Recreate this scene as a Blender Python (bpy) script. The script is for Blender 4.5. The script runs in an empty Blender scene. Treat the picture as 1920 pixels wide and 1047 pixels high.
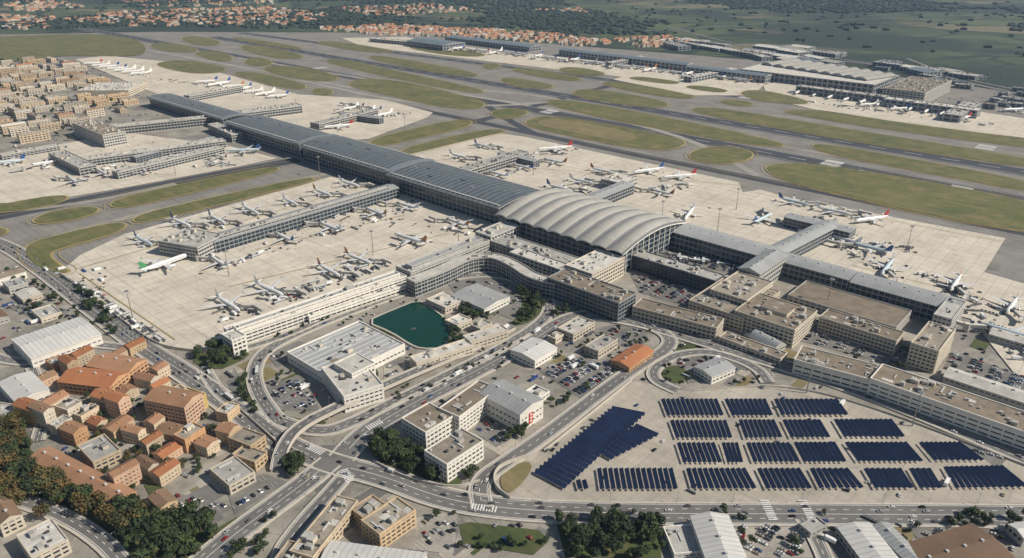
import bpy, math, random
from mathutils import Vector, Matrix
random.seed(7)
R=random.random
def U(a,b): return a+(b-a)*random.random()
# ---------------------------------------------------------------- survey
CAM_H=350.0; FOC=1400.0; TH=math.radians(24.7); CS=math.cos(TH); SN=math.sin(TH)
def P(u,v,z=0.0):
    yv=(523.5-v)/FOC; fw=CS+SN*yv; vt=-SN+CS*yv; t=(CAM_H-z)/(-vt)
    return ((u-960)/FOC*t, fw*t)
def PP(l,z=0.0): return [P(u,v,z) for u,v in l]
GA=math.radians(137.98); GB=GA-math.pi/2
AX=(math.cos(GA),math.sin(GA)); BX=(math.cos(GB),math.sin(GB))
scene=bpy.context.scene; COL=scene.collection
# ---------------------------------------------------------------- materials
def newmat(name):
    m=bpy.data.materials.new(name); m.use_nodes=True; nt=m.node_tree
    return m,nt,nt.nodes['Principled BSDF']
def N(nt,t,**k):
    n=nt.nodes.new(t)
    for a,b in k.items(): setattr(n,a,b)
    return n
def math_(nt,op,a,b=None,c=None):
    n=nt.nodes.new('ShaderNodeMath'); n.operation=op
    for i,x in enumerate((a,b,c)):
        if x is None: continue
        if isinstance(x,(int,float)): n.inputs[i].default_value=x
        else: nt.links.new(x,n.inputs[i])
    return n.outputs[0]
def mixc(nt,fac,c1,c2,blend='MIX'):
    n=nt.nodes.new('ShaderNodeMix'); n.data_type='RGBA'; n.blend_type=blend
    for i,x in ((0,fac),(6,c1),(7,c2)):
        if isinstance(x,(int,float)): n.inputs[i].default_value=x
        elif isinstance(x,tuple): n.inputs[i].default_value=(x[0],x[1],x[2],1)
        else: nt.links.new(x,n.inputs[i])
    return n.outputs[2]
def noise(nt,vec,scale,detail=4,rough=.6,lo=.35,hi=.65):
    n=N(nt,'ShaderNodeTexNoise'); n.inputs['Scale'].default_value=scale
    n.inputs['Detail'].default_value=detail; n.inputs['Roughness'].default_value=rough
    nt.links.new(vec,n.inputs['Vector'])
    r=N(nt,'ShaderNodeMapRange'); r.inputs[1].default_value=lo; r.inputs[2].default_value=hi
    nt.links.new(n.outputs['Fac'],r.inputs[0]); return r.outputs[0]
def gvec(nt,kind='world',ang=0.0,scale=(1,1,1)):
    if kind=='world':
        g=N(nt,'ShaderNodeNewGeometry'); o=g.outputs['Position']
    else:
        g=N(nt,'ShaderNodeTexCoord'); o=g.outputs['Object']
    if kind=='world' and (ang or scale!=(1,1,1)):
        r=N(nt,'ShaderNodeVectorRotate'); r.rotation_type='Z_AXIS'; r.inputs['Angle'].default_value=-ang
        nt.links.new(o,r.inputs['Vector']); o=r.outputs[0]
    if scale!=(1,1,1):
        m=N(nt,'ShaderNodeMapping'); m.inputs['Scale'].default_value=scale
        nt.links.new(o,m.inputs['Vector']); o=m.outputs[0]
    return o
def sep(nt,v):
    s=N(nt,'ShaderNodeSeparateXYZ'); nt.links.new(v,s.inputs[0]); return s.outputs
def stripe(nt,x,period,width):
    f=math_(nt,'FRACT',math_(nt,'DIVIDE',x,period)); return math_(nt,'LESS_THAN',f,width/period)
def objtint(nt,col,amt=.25):
    oi=N(nt,'ShaderNodeObjectInfo'); r=N(nt,'ShaderNodeMapRange'); r.inputs[3].default_value=1-amt; r.inputs[4].default_value=1+amt*.6
    nt.links.new(oi.outputs['Random'],r.inputs[0]); h=N(nt,'ShaderNodeHueSaturation')
    nt.links.new(col,h.inputs['Color']); nt.links.new(r.outputs[0],h.inputs['Value']); return h.outputs[0]
def simple(name,c,rough=.7,var=.25,sc=.15,metal=0.0,kind='world',fine=True,tint=0):
    m,nt,b=newmat(name); v=gvec(nt,kind)
    d=tuple(x*(1-var) for x in c); l=tuple(min(1,x*(1+var*.8)) for x in c)
    col=mixc(nt,noise(nt,v,sc,5,.65),d,l)
    if fine: col=mixc(nt,.35,col,mixc(nt,noise(nt,v,sc*9,3,.6),d,l))
    if tint: col=objtint(nt,col,tint)
    nt.links.new(col,b.inputs['Base Color']); b.inputs['Roughness'].default_value=rough
    b.inputs['Metallic'].default_value=metal
    return m
def striped(name,c,c2,period,width,rough=.5,var=.2,axis=0,metal=0.0,tint=.15):
    m,nt,b=newmat(name); v=gvec(nt,'obj'); s=sep(nt,v)
    d=tuple(x*(1-var) for x in c)
    col=mixc(nt,noise(nt,v,.05,5,.65),d,c)
    col=mixc(nt,stripe(nt,s[axis],period,width),col,c2)
    st=gvec(nt,'obj',scale=(.6,.03,.1) if axis==0 else (.03,.6,.1))
    col=mixc(nt,math_(nt,'MULTIPLY',noise(nt,st,1,4,.7),.35),col,tuple(x*.55 for x in c))
    if tint: col=objtint(nt,col,tint)
    nt.links.new(col,b.inputs['Base Color']); b.inputs['Roughness'].default_value=rough; b.inputs['Metallic'].default_value=metal
    return m
def flatm(name,c,rough=.5,metal=0.0):
    m,nt,b=newmat(name); v=gvec(nt,'obj')
    nt.links.new(mixc(nt,noise(nt,v,.8,3),tuple(x*.85 for x in c),c),b.inputs['Base Color'])
    b.inputs['Roughness'].default_value=rough; b.inputs['Metallic'].default_value=metal; return m
M={}
def m_terrain():
    m,nt,b=newmat('farmland'); v=gvec(nt)
    w=N(nt,'ShaderNodeTexVoronoi'); w.inputs['Scale'].default_value=.0042
    mp=N(nt,'ShaderNodeMapping'); mp.inputs['Scale'].default_value=(.6,1.4,1); mp.inputs['Rotation'].default_value=(0,0,.5)
    nt.links.new(v,mp.inputs[0]); nt.links.new(mp.outputs[0],w.inputs['Vector'])
    s=N(nt,'ShaderNodeSeparateColor'); nt.links.new(w.outputs['Color'],s.inputs[0])
    c=mixc(nt,s.outputs[0],(.04,.07,.028),(.1,.125,.055))
    c=mixc(nt,math_(nt,'GREATER_THAN',s.outputs[1],.8),c,(.19,.17,.1))
    e=N(nt,'ShaderNodeTexVoronoi'); e.feature='DISTANCE_TO_EDGE'; e.inputs['Scale'].default_value=.0042
    nt.links.new(mp.outputs[0],e.inputs['Vector'])
    c=mixc(nt,math_(nt,'LESS_THAN',e.outputs['Distance'],.035),c,(.016,.03,.018))
    f=noise(nt,v,.0011,4,.6,.49,.56)
    c=mixc(nt,f,c,(.016,.032,.02))
    c=mixc(nt,math_(nt,'MULTIPLY',noise(nt,v,.03,5,.7),.45),c,(.022,.036,.02))
    nt.links.new(c,b.inputs['Base Color']); b.inputs['Roughness'].default_value=.95; return m
def m_grass(name,c1,c2,c3):
    m,nt,b=newmat(name); v=gvec(nt)
    c=mixc(nt,noise(nt,v,.012,5,.65),c1,c2)
    c=mixc(nt,math_(nt,'MULTIPLY',noise(nt,v,.04,6,.7,.46,.66),.85),c,c3)
    c=mixc(nt,math_(nt,'MULTIPLY',noise(nt,gvec(nt,'world',GA,(.01,.16,1)),1,4,.6,.45,.7),.5),c,tuple(x*.55 for x in c1))
    nt.links.new(c,b.inputs['Base Color']); b.inputs['Roughness'].default_value=.95; return m
def m_concrete(name,c,slab=7.5,joint=.5,var=.12,stain=.4):
    m,nt,b=newmat(name); v=gvec(nt,'world',GA,(1,1,1.0001)); s=sep(nt,v)
    c0=mixc(nt,noise(nt,v,.02,6,.7),tuple(x*(1-var*1.6) for x in c),tuple(x*(1+var) for x in c))
    fl=N(nt,'ShaderNodeVectorMath'); fl.operation='SNAP'; fl.inputs[1].default_value=(slab*2,slab*2,100)
    nt.links.new(v,fl.inputs[0]); wn=N(nt,'ShaderNodeTexWhiteNoise'); nt.links.new(fl.outputs[0],wn.inputs[0])
    c0=mixc(nt,math_(nt,'MULTIPLY',wn.outputs['Value'],.16),c0,tuple(x*.6 for x in c))
    j=math_(nt,'MAXIMUM',stripe(nt,s[0],slab*2,joint),stripe(nt,s[1],slab*2,joint))
    c0=mixc(nt,math_(nt,'MULTIPLY',j,.5),c0,tuple(x*.4 for x in c))
    for sc,lo in (((.008,.12,1),.52),((.12,.01,1),.54)):
        st=noise(nt,gvec(nt,'world',GA,sc),1,5,.7,lo,.78)
        c0=mixc(nt,math_(nt,'MULTIPLY',st,stain),c0,tuple(x*.4 for x in c))
    c0=mixc(nt,math_(nt,'MULTIPLY',noise(nt,v,.12,4,.7,.57,.72),stain),c0,tuple(x*.38 for x in c))
    c0=mixc(nt,math_(nt,'MULTIPLY',noise(nt,v,.03,4,.7,.57,.72),stain*.6),c0,tuple(x*.5 for x in c))
    nt.links.new(c0,b.inputs['Base Color']); b.inputs['Roughness'].default_value=.85; return m
def m_asphalt(name,c,ang=GA,streak=.5,var=.2):
    m,nt,b=newmat(name); v=gvec(nt)
    c0=mixc(nt,noise(nt,v,.02,6,.7),tuple(x*(1-var) for x in c),tuple(x*(1+var) for x in c))
    c0=mixc(nt,math_(nt,'MULTIPLY',noise(nt,gvec(nt,'world',ang,(.004,.13,1)),1,5,.7,.45,.75),streak),c0,tuple(x*.4 for x in c))
    c0=mixc(nt,math_(nt,'MULTIPLY',noise(nt,v,.25,3,.7,.5,.75),.3),c0,tuple(x*1.7 for x in c))
    nt.links.new(c0,b.inputs['Base Color']); b.inputs['Roughness'].default_value=.85; return m
M['terrain']=m_terrain()
M['grass']=m_grass('airfield_grass',(.085,.105,.03),(.15,.145,.05),(.22,.175,.085))
M['grassdry']=m_grass('dry_grass',(.2,.165,.08),(.25,.2,.105),(.14,.14,.055))
M['lawn']=m_grass('lawn',(.045,.07,.02),(.08,.1,.03),(.13,.115,.05))
M['verge']=simple('grass_verge',(.34,.27,.12),.9,.2,.05)
M['apron']=m_concrete('apron_concrete',(.62,.565,.475),7.5,.7,.1,.45)
M['lotc']=m_concrete('lot_concrete',(.43,.39,.33),4,.3,.15,.4)
M['pave']=m_asphalt('airfield_pavement',(.225,.212,.195),GA,.5)
M['pave2']=m_asphalt('old_taxiway',(.31,.29,.26),GA,.3)
M['runway']=m_asphalt('runway_asphalt',(.055,.06,.07),GA,.5)
M['road']=m_asphalt('road_asphalt',(.15,.145,.138),0,.25)
M['lot']=m_asphalt('lot_asphalt',(.175,.167,.155),0,.15,.3)
M['lot2']=m_asphalt('pale_lot_asphalt',(.33,.305,.265),0,.15,.3)
M['kerb']=simple('kerb_concrete',(.5,.46,.4),.85,.15,.3)
M['urban']=m_asphalt('urban_ground',(.265,.245,.21),.6,.3,.4)
M['white']=simple('road_paint',(.75,.75,.73),.7,.25,.5)
M['yellow']=simple('yellow_paint',(.42,.32,.1),.7,.3,.3)
m,nt,b=newmat('pond_water'); b.inputs['Base Color'].default_value=(.004,.042,.026,1); b.inputs['Roughness'].default_value=.15
nz=N(nt,'ShaderNodeTexNoise'); nz.inputs['Scale'].default_value=.8; nt.links.new(gvec(nt),nz.inputs['Vector'])
bp=N(nt,'ShaderNodeBump'); bp.inputs['Strength'].default_value=.3; bp.inputs['Distance'].default_value=.2
nt.links.new(nz.outputs['Fac'],bp.inputs['Height']); nt.links.new(bp.outputs[0],b.inputs['Normal']); M['water']=m
M['glass']=simple('window_glass',(.022,.03,.04),.2,.5,.12)
M['glassb']=simple('blue_glass',(.02,.036,.052),.18,.6,.08)
M['w_white']=simple('white_wall',(.74,.71,.65),.8,.12,.1,tint=.1)
M['w_cream']=simple('cream_wall',(.56,.5,.41),.85,.15,.1,tint=.15)
M['w_grey']=simple('grey_wall',(.43,.42,.395),.8,.15,.1,tint=.15)
M['w_steel']=simple('steel_facade',(.3,.31,.32),.5,.2,.1,tint=.15)
M['w_dark']=simple('dark_wall',(.12,.127,.135),.6,.2,.1)
M['w_beige']=simple('beige_wall',(.54,.44,.32),.9,.18,.12,tint=.2)
M['w_tan']=simple('tan_wall',(.52,.39,.25),.9,.18,.12,tint=.2)
M['w_yel']=simple('yellow_wall',(.58,.42,.17),.9,.18,.12,tint=.15)
M['w_ora']=simple('ochre_wall',(.47,.28,.15),.9,.18,.12,tint=.15)
M['w_pink']=simple('salmon_wall',(.54,.37,.26),.9,.18,.12,tint=.15)
M['r_gravel']=simple('gravel_roof',(.3,.265,.215),.95,.35,.12,tint=.2)
M['r_brown']=simple('brown_roof',(.23,.19,.145),.95,.35,.1,tint=.15)
M['r_grey']=simple('grey_membrane_roof',(.4,.39,.365),.9,.3,.1,tint=.2)
M['r_light']=simple('light_roof',(.56,.535,.49),.9,.28,.1,tint=.15)
M['r_metal']=striped('metal_sheet_roof',(.46,.47,.47),(.26,.27,.28),3.0,.6,.5,.25)
M['r_sky']=striped('skylight_sheet_roof',(.45,.455,.45),(.68,.69,.69),7.0,1.5,.45,.2,1)
M['r_white']=striped('white_sheet_roof',(.74,.73,.7),(.46,.46,.45),4.0,.6,.5,.15)
M['r_vault']=striped('vault_roof',(.16,.185,.205),(.11,.127,.143),4.0,.8,.42,.35,0,.2,0)
M['r_vrib']=simple('vault_rib',(.2,.225,.245),.45,.2,.1)
M['r_hall']=striped('hall_roof',(.47,.455,.415),(.3,.295,.275),3,.5,.5,.2,1,0,0)
M['r_blue']=striped('blue_grey_roof',(.22,.27,.31),(.13,.16,.185),4,1,.4,.25,0)
M['tile']=striped('terracotta_tiles',(.46,.19,.085),(.32,.125,.055),.9,.3,.9,.35,tint=.3)
M['tile2']=striped('faded_tiles',(.43,.24,.14),(.3,.16,.09),.9,.3,.9,.35,tint=.3)
M['tile3']=striped('brown_tiles',(.3,.19,.12),(.2,.125,.08),.9,.3,.9,.35,tint=.3)
M['unit']=flatm('rooftop_unit_metal',(.55,.55,.54),.5)
M['unitd']=flatm('dark_unit',(.07,.07,.075),.6)
M['steel']=flatm('galvanised_steel',(.35,.35,.35),.4,.6)
M['red']=flatm('red_panel',(.5,.03,.03),.5)
def m_solar():
    m,nt,b=newmat('solar_cells'); v=gvec(nt,'obj'); s=sep(nt,v)
    c=mixc(nt,noise(nt,v,.12,4),(.006,.012,.036),(.013,.025,.07))
    l=stripe(nt,s[0],2.0,.16)
    c=mixc(nt,l,c,(.08,.1,.16)); nt.links.new(c,b.inputs['Base Color']); b.inputs['Roughness'].default_value=.3; return m
M['solar']=m_solar()
# ---------------------------------------------------------------- mesh builder
class MB:
    def __init__(s): s.v=[];s.f=[];s.m=[];s.mats=[]
    def mi(s,k):
        mt=M[k] if isinstance(k,str) else k
        if mt not in s.mats: s.mats.append(mt)
        return s.mats.index(mt)
    def face(s,pts,k):
        n=len(s.v); s.v.extend(pts); s.f.append(tuple(range(n,n+len(pts)))); s.m.append(s.mi(k))
    def grid(s,rows,k,close=False,mf=None):
        n=len(s.v); w=len(rows[0]); i=s.mi(k)
        for r in rows: s.v.extend(r)
        for a in range(len(rows)-1):
            ii=s.mi(mf(a)) if mf else i
            for c in range(w if close else w-1):
                d=(c+1)%w
                s.f.append((n+a*w+c,n+a*w+d,n+(a+1)*w+d,n+(a+1)*w+c)); s.m.append(ii)
    def prism(s,poly,z0,z1,side,top,bottom=False):
        n=len(s.v); k=len(poly)
        s.v.extend([(x,y,z0) for x,y in poly]); s.v.extend([(x,y,z1) for x,y in poly]); i=s.mi(side)
        for a in range(k):
            c=(a+1)%k; s.f.append((n+a,n+c,n+k+c,n+k+a)); s.m.append(i)
        if top: s.f.append(tuple(range(n+k,n+2*k))); s.m.append(s.mi(top))
        if bottom: s.f.append(tuple(range(n+k-1,n-1,-1))); s.m.append(i)
    def box(s,cx,cy,z0,lx,ly,h,k,ang=0,top=None,bottom=True):
        c,d=math.cos(ang),math.sin(ang); p=[]
        for a,b_ in ((-1,-1),(1,-1),(1,1),(-1,1)):
            x,y=a*lx/2,b_*ly/2; p.append((cx+x*c-y*d,cy+x*d+y*c))
        s.prism(p,z0,z0+h,k,top or k,bottom)
    def mesh(s,name,smooth=False):
        me=bpy.data.meshes.new(name); me.from_pydata(s.v,[],s.f)
        for mt in s.mats: me.materials.append(mt)
        me.polygons.foreach_set('material_index',s.m)
        if smooth: me.polygons.foreach_set('use_smooth',[True]*len(s.f))
        me.update(); return me
    def obj(s,name,loc=(0,0,0),ang=0,smooth=False):
        return inst(name,s.mesh(name,smooth),loc,ang)
def inst(name,me,loc,ang=0,sc=1):
    o=bpy.data.objects.new(name,me); o.location=loc if len(loc)==3 else (loc[0],loc[1],0)
    o.rotation_euler=(0,0,ang); o.scale=(sc,sc,sc); COL.objects.link(o); return o
def area(p): return sum(p[i][0]*p[(i+1)%len(p)][1]-p[(i+1)%len(p)][0]*p[i][1] for i in range(len(p)))/2
def ccw(p): return list(p) if area(p)>0 else list(reversed(p))
def offset(p,d):
    n=len(p); o=[]
    for i in range(n):
        a,b_,c=p[i-1],p[i],p[(i+1)%n]
        e1=(b_[0]-a[0],b_[1]-a[1]); e2=(c[0]-b_[0],c[1]-b_[1])
        l1=math.hypot(*e1) or 1; l2=math.hypot(*e2) or 1
        n1=(e1[1]/l1,-e1[0]/l1); n2=(e2[1]/l2,-e2[0]/l2)
        k=1+n1[0]*n2[0]+n1[1]*n2[1]; k=max(k,.3)
        o.append((b_[0]+d*(n1[0]+n2[0])/k,b_[1]+d*(n1[1]+n2[1])/k))
    return o
def chaikin(p,it=2,closed=True):
    for _ in range(it):
        q=[]; n=len(p)
        if not closed: q.append(p[0])
        for i in range(n if closed else n-1):
            a,b_=p[i],p[(i+1)%n]
            q.append((a[0]*.75+b_[0]*.25,a[1]*.75+b_[1]*.25)); q.append((a[0]*.25+b_[0]*.75,a[1]*.25+b_[1]*.75))
        if not closed: q.append(p[-1])
        p=q
    return p
def inpoly(x,y,p):
    r=False; n=len(p); j=n-1
    for i in range(n):
        if (p[i][1]>y)!=(p[j][1]>y) and x<(p[j][0]-p[i][0])*(y-p[i][1])/(p[j][1]-p[i][1])+p[i][0]: r=not r
        j=i
    return r
BLD=[]
def cnt(p): return (sum(x for x,_ in p)/len(p),sum(y for _,y in p)/len(p))
ZC={}
def nextz(layer):
    base={'a':.05,'b':.3,'b2':.12,'c':.9,'d':1.4}[layer]; ZC[layer]=ZC.get(layer,0)+1
    return base+ZC[layer]*(.004 if layer!='b2' else .001)
def sheet(name,poly,k,layer,smooth=0,world=False):
    p=ccw(poly if world else PP(poly))
    if smooth: p=chaikin(p,smooth)
    c=cnt(p); mb=MB(); mb.face([(x-c[0],y-c[1],0) for x,y in p],k)
    return mb.obj(name,(c[0],c[1],nextz(layer))),p
# ---------------------------------------------------------------- building
def facade(mb,poly,h,floors,wall,glass,pitch,band,z0=0,proud=.35,pw=.14):
    fh=(h-z0)/floors; o1=offset(poly,proud); n=len(poly)
    def ring(a,b_):
        for i in range(n):
            j=(i+1)%n
            mb.face([(*o1[i],a),(*o1[j],a),(*o1[j],b_),(*o1[i],b_)],wall)
            mb.face([(*o1[i],b_),(*o1[j],b_),(*poly[j],b_),(*poly[i],b_)],wall)
            mb.face([(*poly[i],a),(*poly[j],a),(*o1[j],a),(*o1[i],a)],wall)
    for k in range(floors): ring(z0+k*fh,z0+k*fh+band*fh)
    ring(h-.3*fh*band-.3,h-.02)
    for i in range(n):
        a,b_=poly[i],poly[(i+1)%n]; L=math.hypot(b_[0]-a[0],b_[1]-a[1])
        if L<pitch*.8 or pitch<=0: continue
        q=max(1,round(L/pitch)); dx,dy=(b_[0]-a[0])/L,(b_[1]-a[1])/L; nx,ny=dy*proud*.75,-dx*proud*.75
        hw=pitch*pw
        for t in range(q+1):
            s=min(max(t*L/q,hw),L-hw)
            x0,y0=a[0]+dx*(s-hw),a[1]+dy*(s-hw); x1,y1=a[0]+dx*(s+hw),a[1]+dy*(s+hw)
            A=(x0+nx,y0+ny);B=(x1+nx,y1+ny)
            mb.face([(*A,z0),(*B,z0),(*B,h-.1),(*A,h-.1)],wall)
            mb.face([(x0,y0,z0),(*A,z0),(*A,h-.1),(x0,y0,h-.1)],wall)
            mb.face([(*B,z0),(x1,y1,z0),(x1,y1,h-.1),(*B,h-.1)],wall)
def clutter(mb,poly,h,n,ang=0):
    if n<=0: return
    inn=offset(poly,-2.5); xs=[p[0] for p in poly]; ys=[p[1] for p in poly]
    if area(inn)<20: return
    k=0;t=0
    while k<n and t<n*12:
        t+=1; x,y=U(min(xs),max(xs)),U(min(ys),max(ys))
        if not inpoly(x,y,inn): continue
        k+=1; q=R()
        if q<.5: mb.box(x,y,h,U(1.2,3),U(1.2,2.5),U(.8,2),random.choice(['unit','w_grey','unitd']),ang,bottom=False)
        elif q<.68: mb.box(x,y,h,U(5,11),U(.8,1.2),U(.6,.9),'unit',ang+random.choice([0,math.pi/2]),bottom=False)
        elif q<.82:
            xx=min(max(x,min(xs)+6),max(xs)-6)
            mb.box(xx if inpoly(xx,y,inn) else x,y,h,U(3,6),U(3,5),U(2.2,3.5),random.choice(['w_grey','w_cream']),ang,top='r_grey',bottom=False)
        elif q<.92: mb.box(x,y,h,U(4,9),U(3,6),U(.06,.1),random.choice(['r_grey','r_brown','r_light']),ang,bottom=False)
        else: mb.box(x,y,h,U(2,5),U(1.5,3),U(.3,.5),'glass',ang,bottom=False)
def building(name,poly,loc,ang,h,floors=3,wall='w_white',roof='r_gravel',pitch=4.5,band=.5,glass='glass',rt='flat',cl=None,rise=3,pen=False,pw=.14):
    poly=ccw(poly); mb=MB(); ar=abs(area(poly))
    mb.prism(poly,0,h,glass,roof)
    facade(mb,poly,h,floors,wall,glass,pitch,band,pw=pw)
    xs=[p[0] for p in poly]; ys=[p[1] for p in poly]
    if rt=='flat':
        o1=offset(poly,.38); o2=offset(poly,-.4); n=len(poly); pz=h+U(.8,1.2); b0=h-.9
        for i in range(n):
            j=(i+1)%n
            mb.face([(*o1[i],b0),(*o1[j],b0),(*o1[j],pz),(*o1[i],pz)],wall)
            mb.face([(*o1[i],pz),(*o1[j],pz),(*o2[j],pz),(*o2[i],pz)],wall)
            mb.face([(*o2[j],h-.1),(*o2[i],h-.1),(*o2[i],pz),(*o2[j],pz)],wall)
        clutter(mb,poly,h,int(ar/90) if cl is None else cl)
        if pen and len(poly)==4:
            mb.box(U(-.2,.2)*max(xs),0,h,max(xs)*.7,max(ys)*.9,3.2,wall,top=roof,bottom=False)
    else:
        x0,x1,y0,y1=min(xs)-.7,max(xs)+.7,min(ys)-.7,max(ys)+.7
        ns=2 if rt=='gable' else 12
        prof=[]
        for i in range(ns+1):
            t=i/ns; y=y0+(y1-y0)*t
            z=rise*(1-abs(2*t-1)) if rt=='gable' else rise*math.sin(math.pi*t)
            prof.append((y,h+.05+z))
        T=.35
        mb.grid([[(x0,y,z+T) for y,z in prof],[(x1,y,z+T) for y,z in prof]],roof)
        mb.face([(x0,y0,h+.05),(x1,y0,h+.05),(x1,y0,h+.05+T),(x0,y0,h+.05+T)],wall)
        mb.face([(x0,y1,h+.05),(x1,y1,h+.05),(x1,y1,h+.05+T),(x0,y1,h+.05+T)],wall)
        for x in (x0,x1): mb.face([(x,y0,h+.05)]+[(x,y,z+T) for y,z in prof]+[(x,y1,h+.05)],wall)
        if (x1-x0)>25:
            for i in range(int((x1-x0)/14)):
                x=x0+8+i*14
                if x<x1-4: mb.box(x,(y0+y1)/2,h+rise+.1,1.6,1.6,1.3,'unit',bottom=False)
        elif 'tile' in roof:
            for _ in range(random.choice([1,2,2])): mb.box(U(x0*.7,x1*.7),U(-.25,.25)*(y1-y0),h+.5,.9,.7,rise+.6,'w_ora',bottom=False)
    o=mb.obj(name,(loc[0],loc[1],0),ang)
    c,s=math.cos(ang),math.sin(ang)
    BLD.append([(loc[0]+x*c-y*s,loc[1]+x*s+y*c) for x,y in poly])
    return o
def snapang(a,tol):
    for k in range(-4,5):
        g=GA+k*math.pi/2
        d=(a-g+math.pi)%(2*math.pi)-math.pi
        if abs(d)<math.radians(tol): return g
    return a
def rect(lx,ly): return [(-lx/2,-ly/2),(lx/2,-ly/2),(lx/2,ly/2),(-lx/2,ly/2)]
def B3(name,L,B,Rr,h,snap=14,**k):
    b_=P(*B,h);r=P(*Rr,h);l=P(*L,h)
    a=snapang(math.atan2(r[1]-b_[1],r[0]-b_[0]),snap); d=(math.cos(a),math.sin(a)); n=(-d[1],d[0])
    lx=(r[0]-b_[0])*d[0]+(r[1]-b_[1])*d[1]; ly=(l[0]-b_[0])*n[0]+(l[1]-b_[1])*n[1]
    lx=max(lx,6); ly=ly if abs(ly)>6 else 6
    c=(b_[0]+d[0]*lx/2+n[0]*ly/2,b_[1]+d[1]*lx/2+n[1]*ly/2); ly=abs(ly)
    if k.get('rt') in('gable','vault') and ly>lx: lx,ly=ly,lx; a+=math.pi/2
    return building(name,rect(lx,ly),c,a,h,**k)
def bar(name,p1,p2,w,h,snap=5,**k):
    a_=P(*p1,h);b_=P(*p2,h); L=math.hypot(b_[0]-a_[0],b_[1]-a_[1])
    a=snapang(math.atan2(b_[1]-a_[1],b_[0]-a_[0]),snap)
    return building(name,rect(L,w),((a_[0]+b_[0])/2,(a_[1]+b_[1])/2),a,h,**k)
def strip_poly(pts,w):
    n=len(pts); l=[];r=[]
    for i in range(n):
        a=pts[max(0,i-1)];b_=pts[min(n-1,i+1)]; L=math.hypot(b_[0]-a[0],b_[1]-a[1]) or 1
        nx,ny=-(b_[1]-a[1])/L*w/2,(b_[0]-a[0])/L*w/2
        l.append((pts[i][0]+nx,pts[i][1]+ny)); r.append((pts[i][0]-nx,pts[i][1]-ny))
    return l,r
def ribbonb(name,px,w,h,**k):
    pts=chaikin(PP(px,h),2,False); l,r=strip_poly(pts,w); p=r+l[::-1]; c=cnt(p)
    return building(name,[(x-c[0],y-c[1]) for x,y in p],c,0,h,**k)
# ================================================================ GROUND
mb=MB(); S=40000; n=20
mb.grid([[(-S+2*S*i/n,-S+2*S*j/n,0) for i in range(n+1)] for j in range(n+1)],'terrain'); mb.obj('ground')
sheet('urban_ground',[(-700,330),(0,325),(60,478),(115,520),(400,655),(760,530),(1180,470),(1500,500),(1920,660),(2600,760),(2700,1500),(-800,1500)],'urban','a')
sheet('urban_ground',[(-500,330),(-400,95),(60,100),(160,110),(270,160),(470,240),(440,310),(0,345)],'urban','a')
sheet('airfield_pavement',[(-500,420),(-300,330),(0,300),(480,240),(280,150),(-200,130),(-300,70),(300,60),(700,62),(1000,80),(1500,120),(2400,240),(2600,800),(1900,680),(1300,440),(760,540),(400,658),(130,530),(60,482),(0,450)],'pave','a')
def flat_strip(name,pts,w,k,z):
    l,r=strip_poly(pts,w); c=cnt(pts); mb=MB()
    mb.grid([[(x-c[0],y-c[1],0) for x,y in r],[(x-c[0],y-c[1],0) for x,y in l]],k)
    return mb.obj(name,(c[0],c[1],z))
RWY=(([(-100,8),(1200,243),(2300,448)],52),([(400,70),(1250,212),(2300,386)],50),([(450,62),(1500,196),(2300,308)],40))
for px,w in RWY: flat_strip('runway',PP(px),w,'runway',nextz('b'))
for px,w in (([(700,188),(1100,272),(1400,332),(2300,515)],22),([(300,85),(1000,200),(1500,280),(2300,420)],14),([(-100,425),(300,348),(560,300)],34),([(-100,400),(120,390),(330,345)],14),([(640,285),(900,228),(1100,172),(1250,135)],24),([(100,445),(300,392),(620,325)],14),
  ([(900,190),(960,230),(1000,250)],18),([(900,170),(1040,182),(1120,215),(1300,262),(1420,330)],16),([(560,150),(760,195),(940,200),(1050,190)],16),([(250,90),(420,120),(660,165)],16)):
    flat_strip('taxiway',chaikin(PP(px),2,False),w,'runway' if w in(34,22,18,24) else 'pave2',nextz('b'))
APR=[[(112,513),(150,480),(235,440),(620,333),(720,350),(960,430),(960,470),(770,530),(408,660),(330,655),(280,640),(180,560)],
[(700,300),(930,250),(985,258),(1385,343),(1392,362),(1425,357),(1480,372),(1885,448),(1845,512),(1960,545),(2300,640),(2300,860),(1900,700),(1820,600),(1290,450),(1000,380)],
[(140,112),(200,105),(330,118),(430,142),(560,178),(720,188),(812,212),(800,222),(690,262),(640,265),(500,235),(300,180)],
[(-300,320),(0,290),(240,250),(430,275),(520,298),(440,315),(240,352),(80,380),(-100,385)],
[(640,72),(760,70),(900,92),(1150,118),(1440,152),(1420,172),(1300,160),(1050,132),(800,102),(680,88)],
[(1150,150),(1200,135),(1440,155),(1400,180),(1300,180)],
[(1430,158),(1500,152),(1800,205),(2100,250),(2050,275),(1880,255),(1740,238),(1520,205),(1440,185)]]
for a in APR: sheet('apron',a,'apron','c',0)
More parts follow.
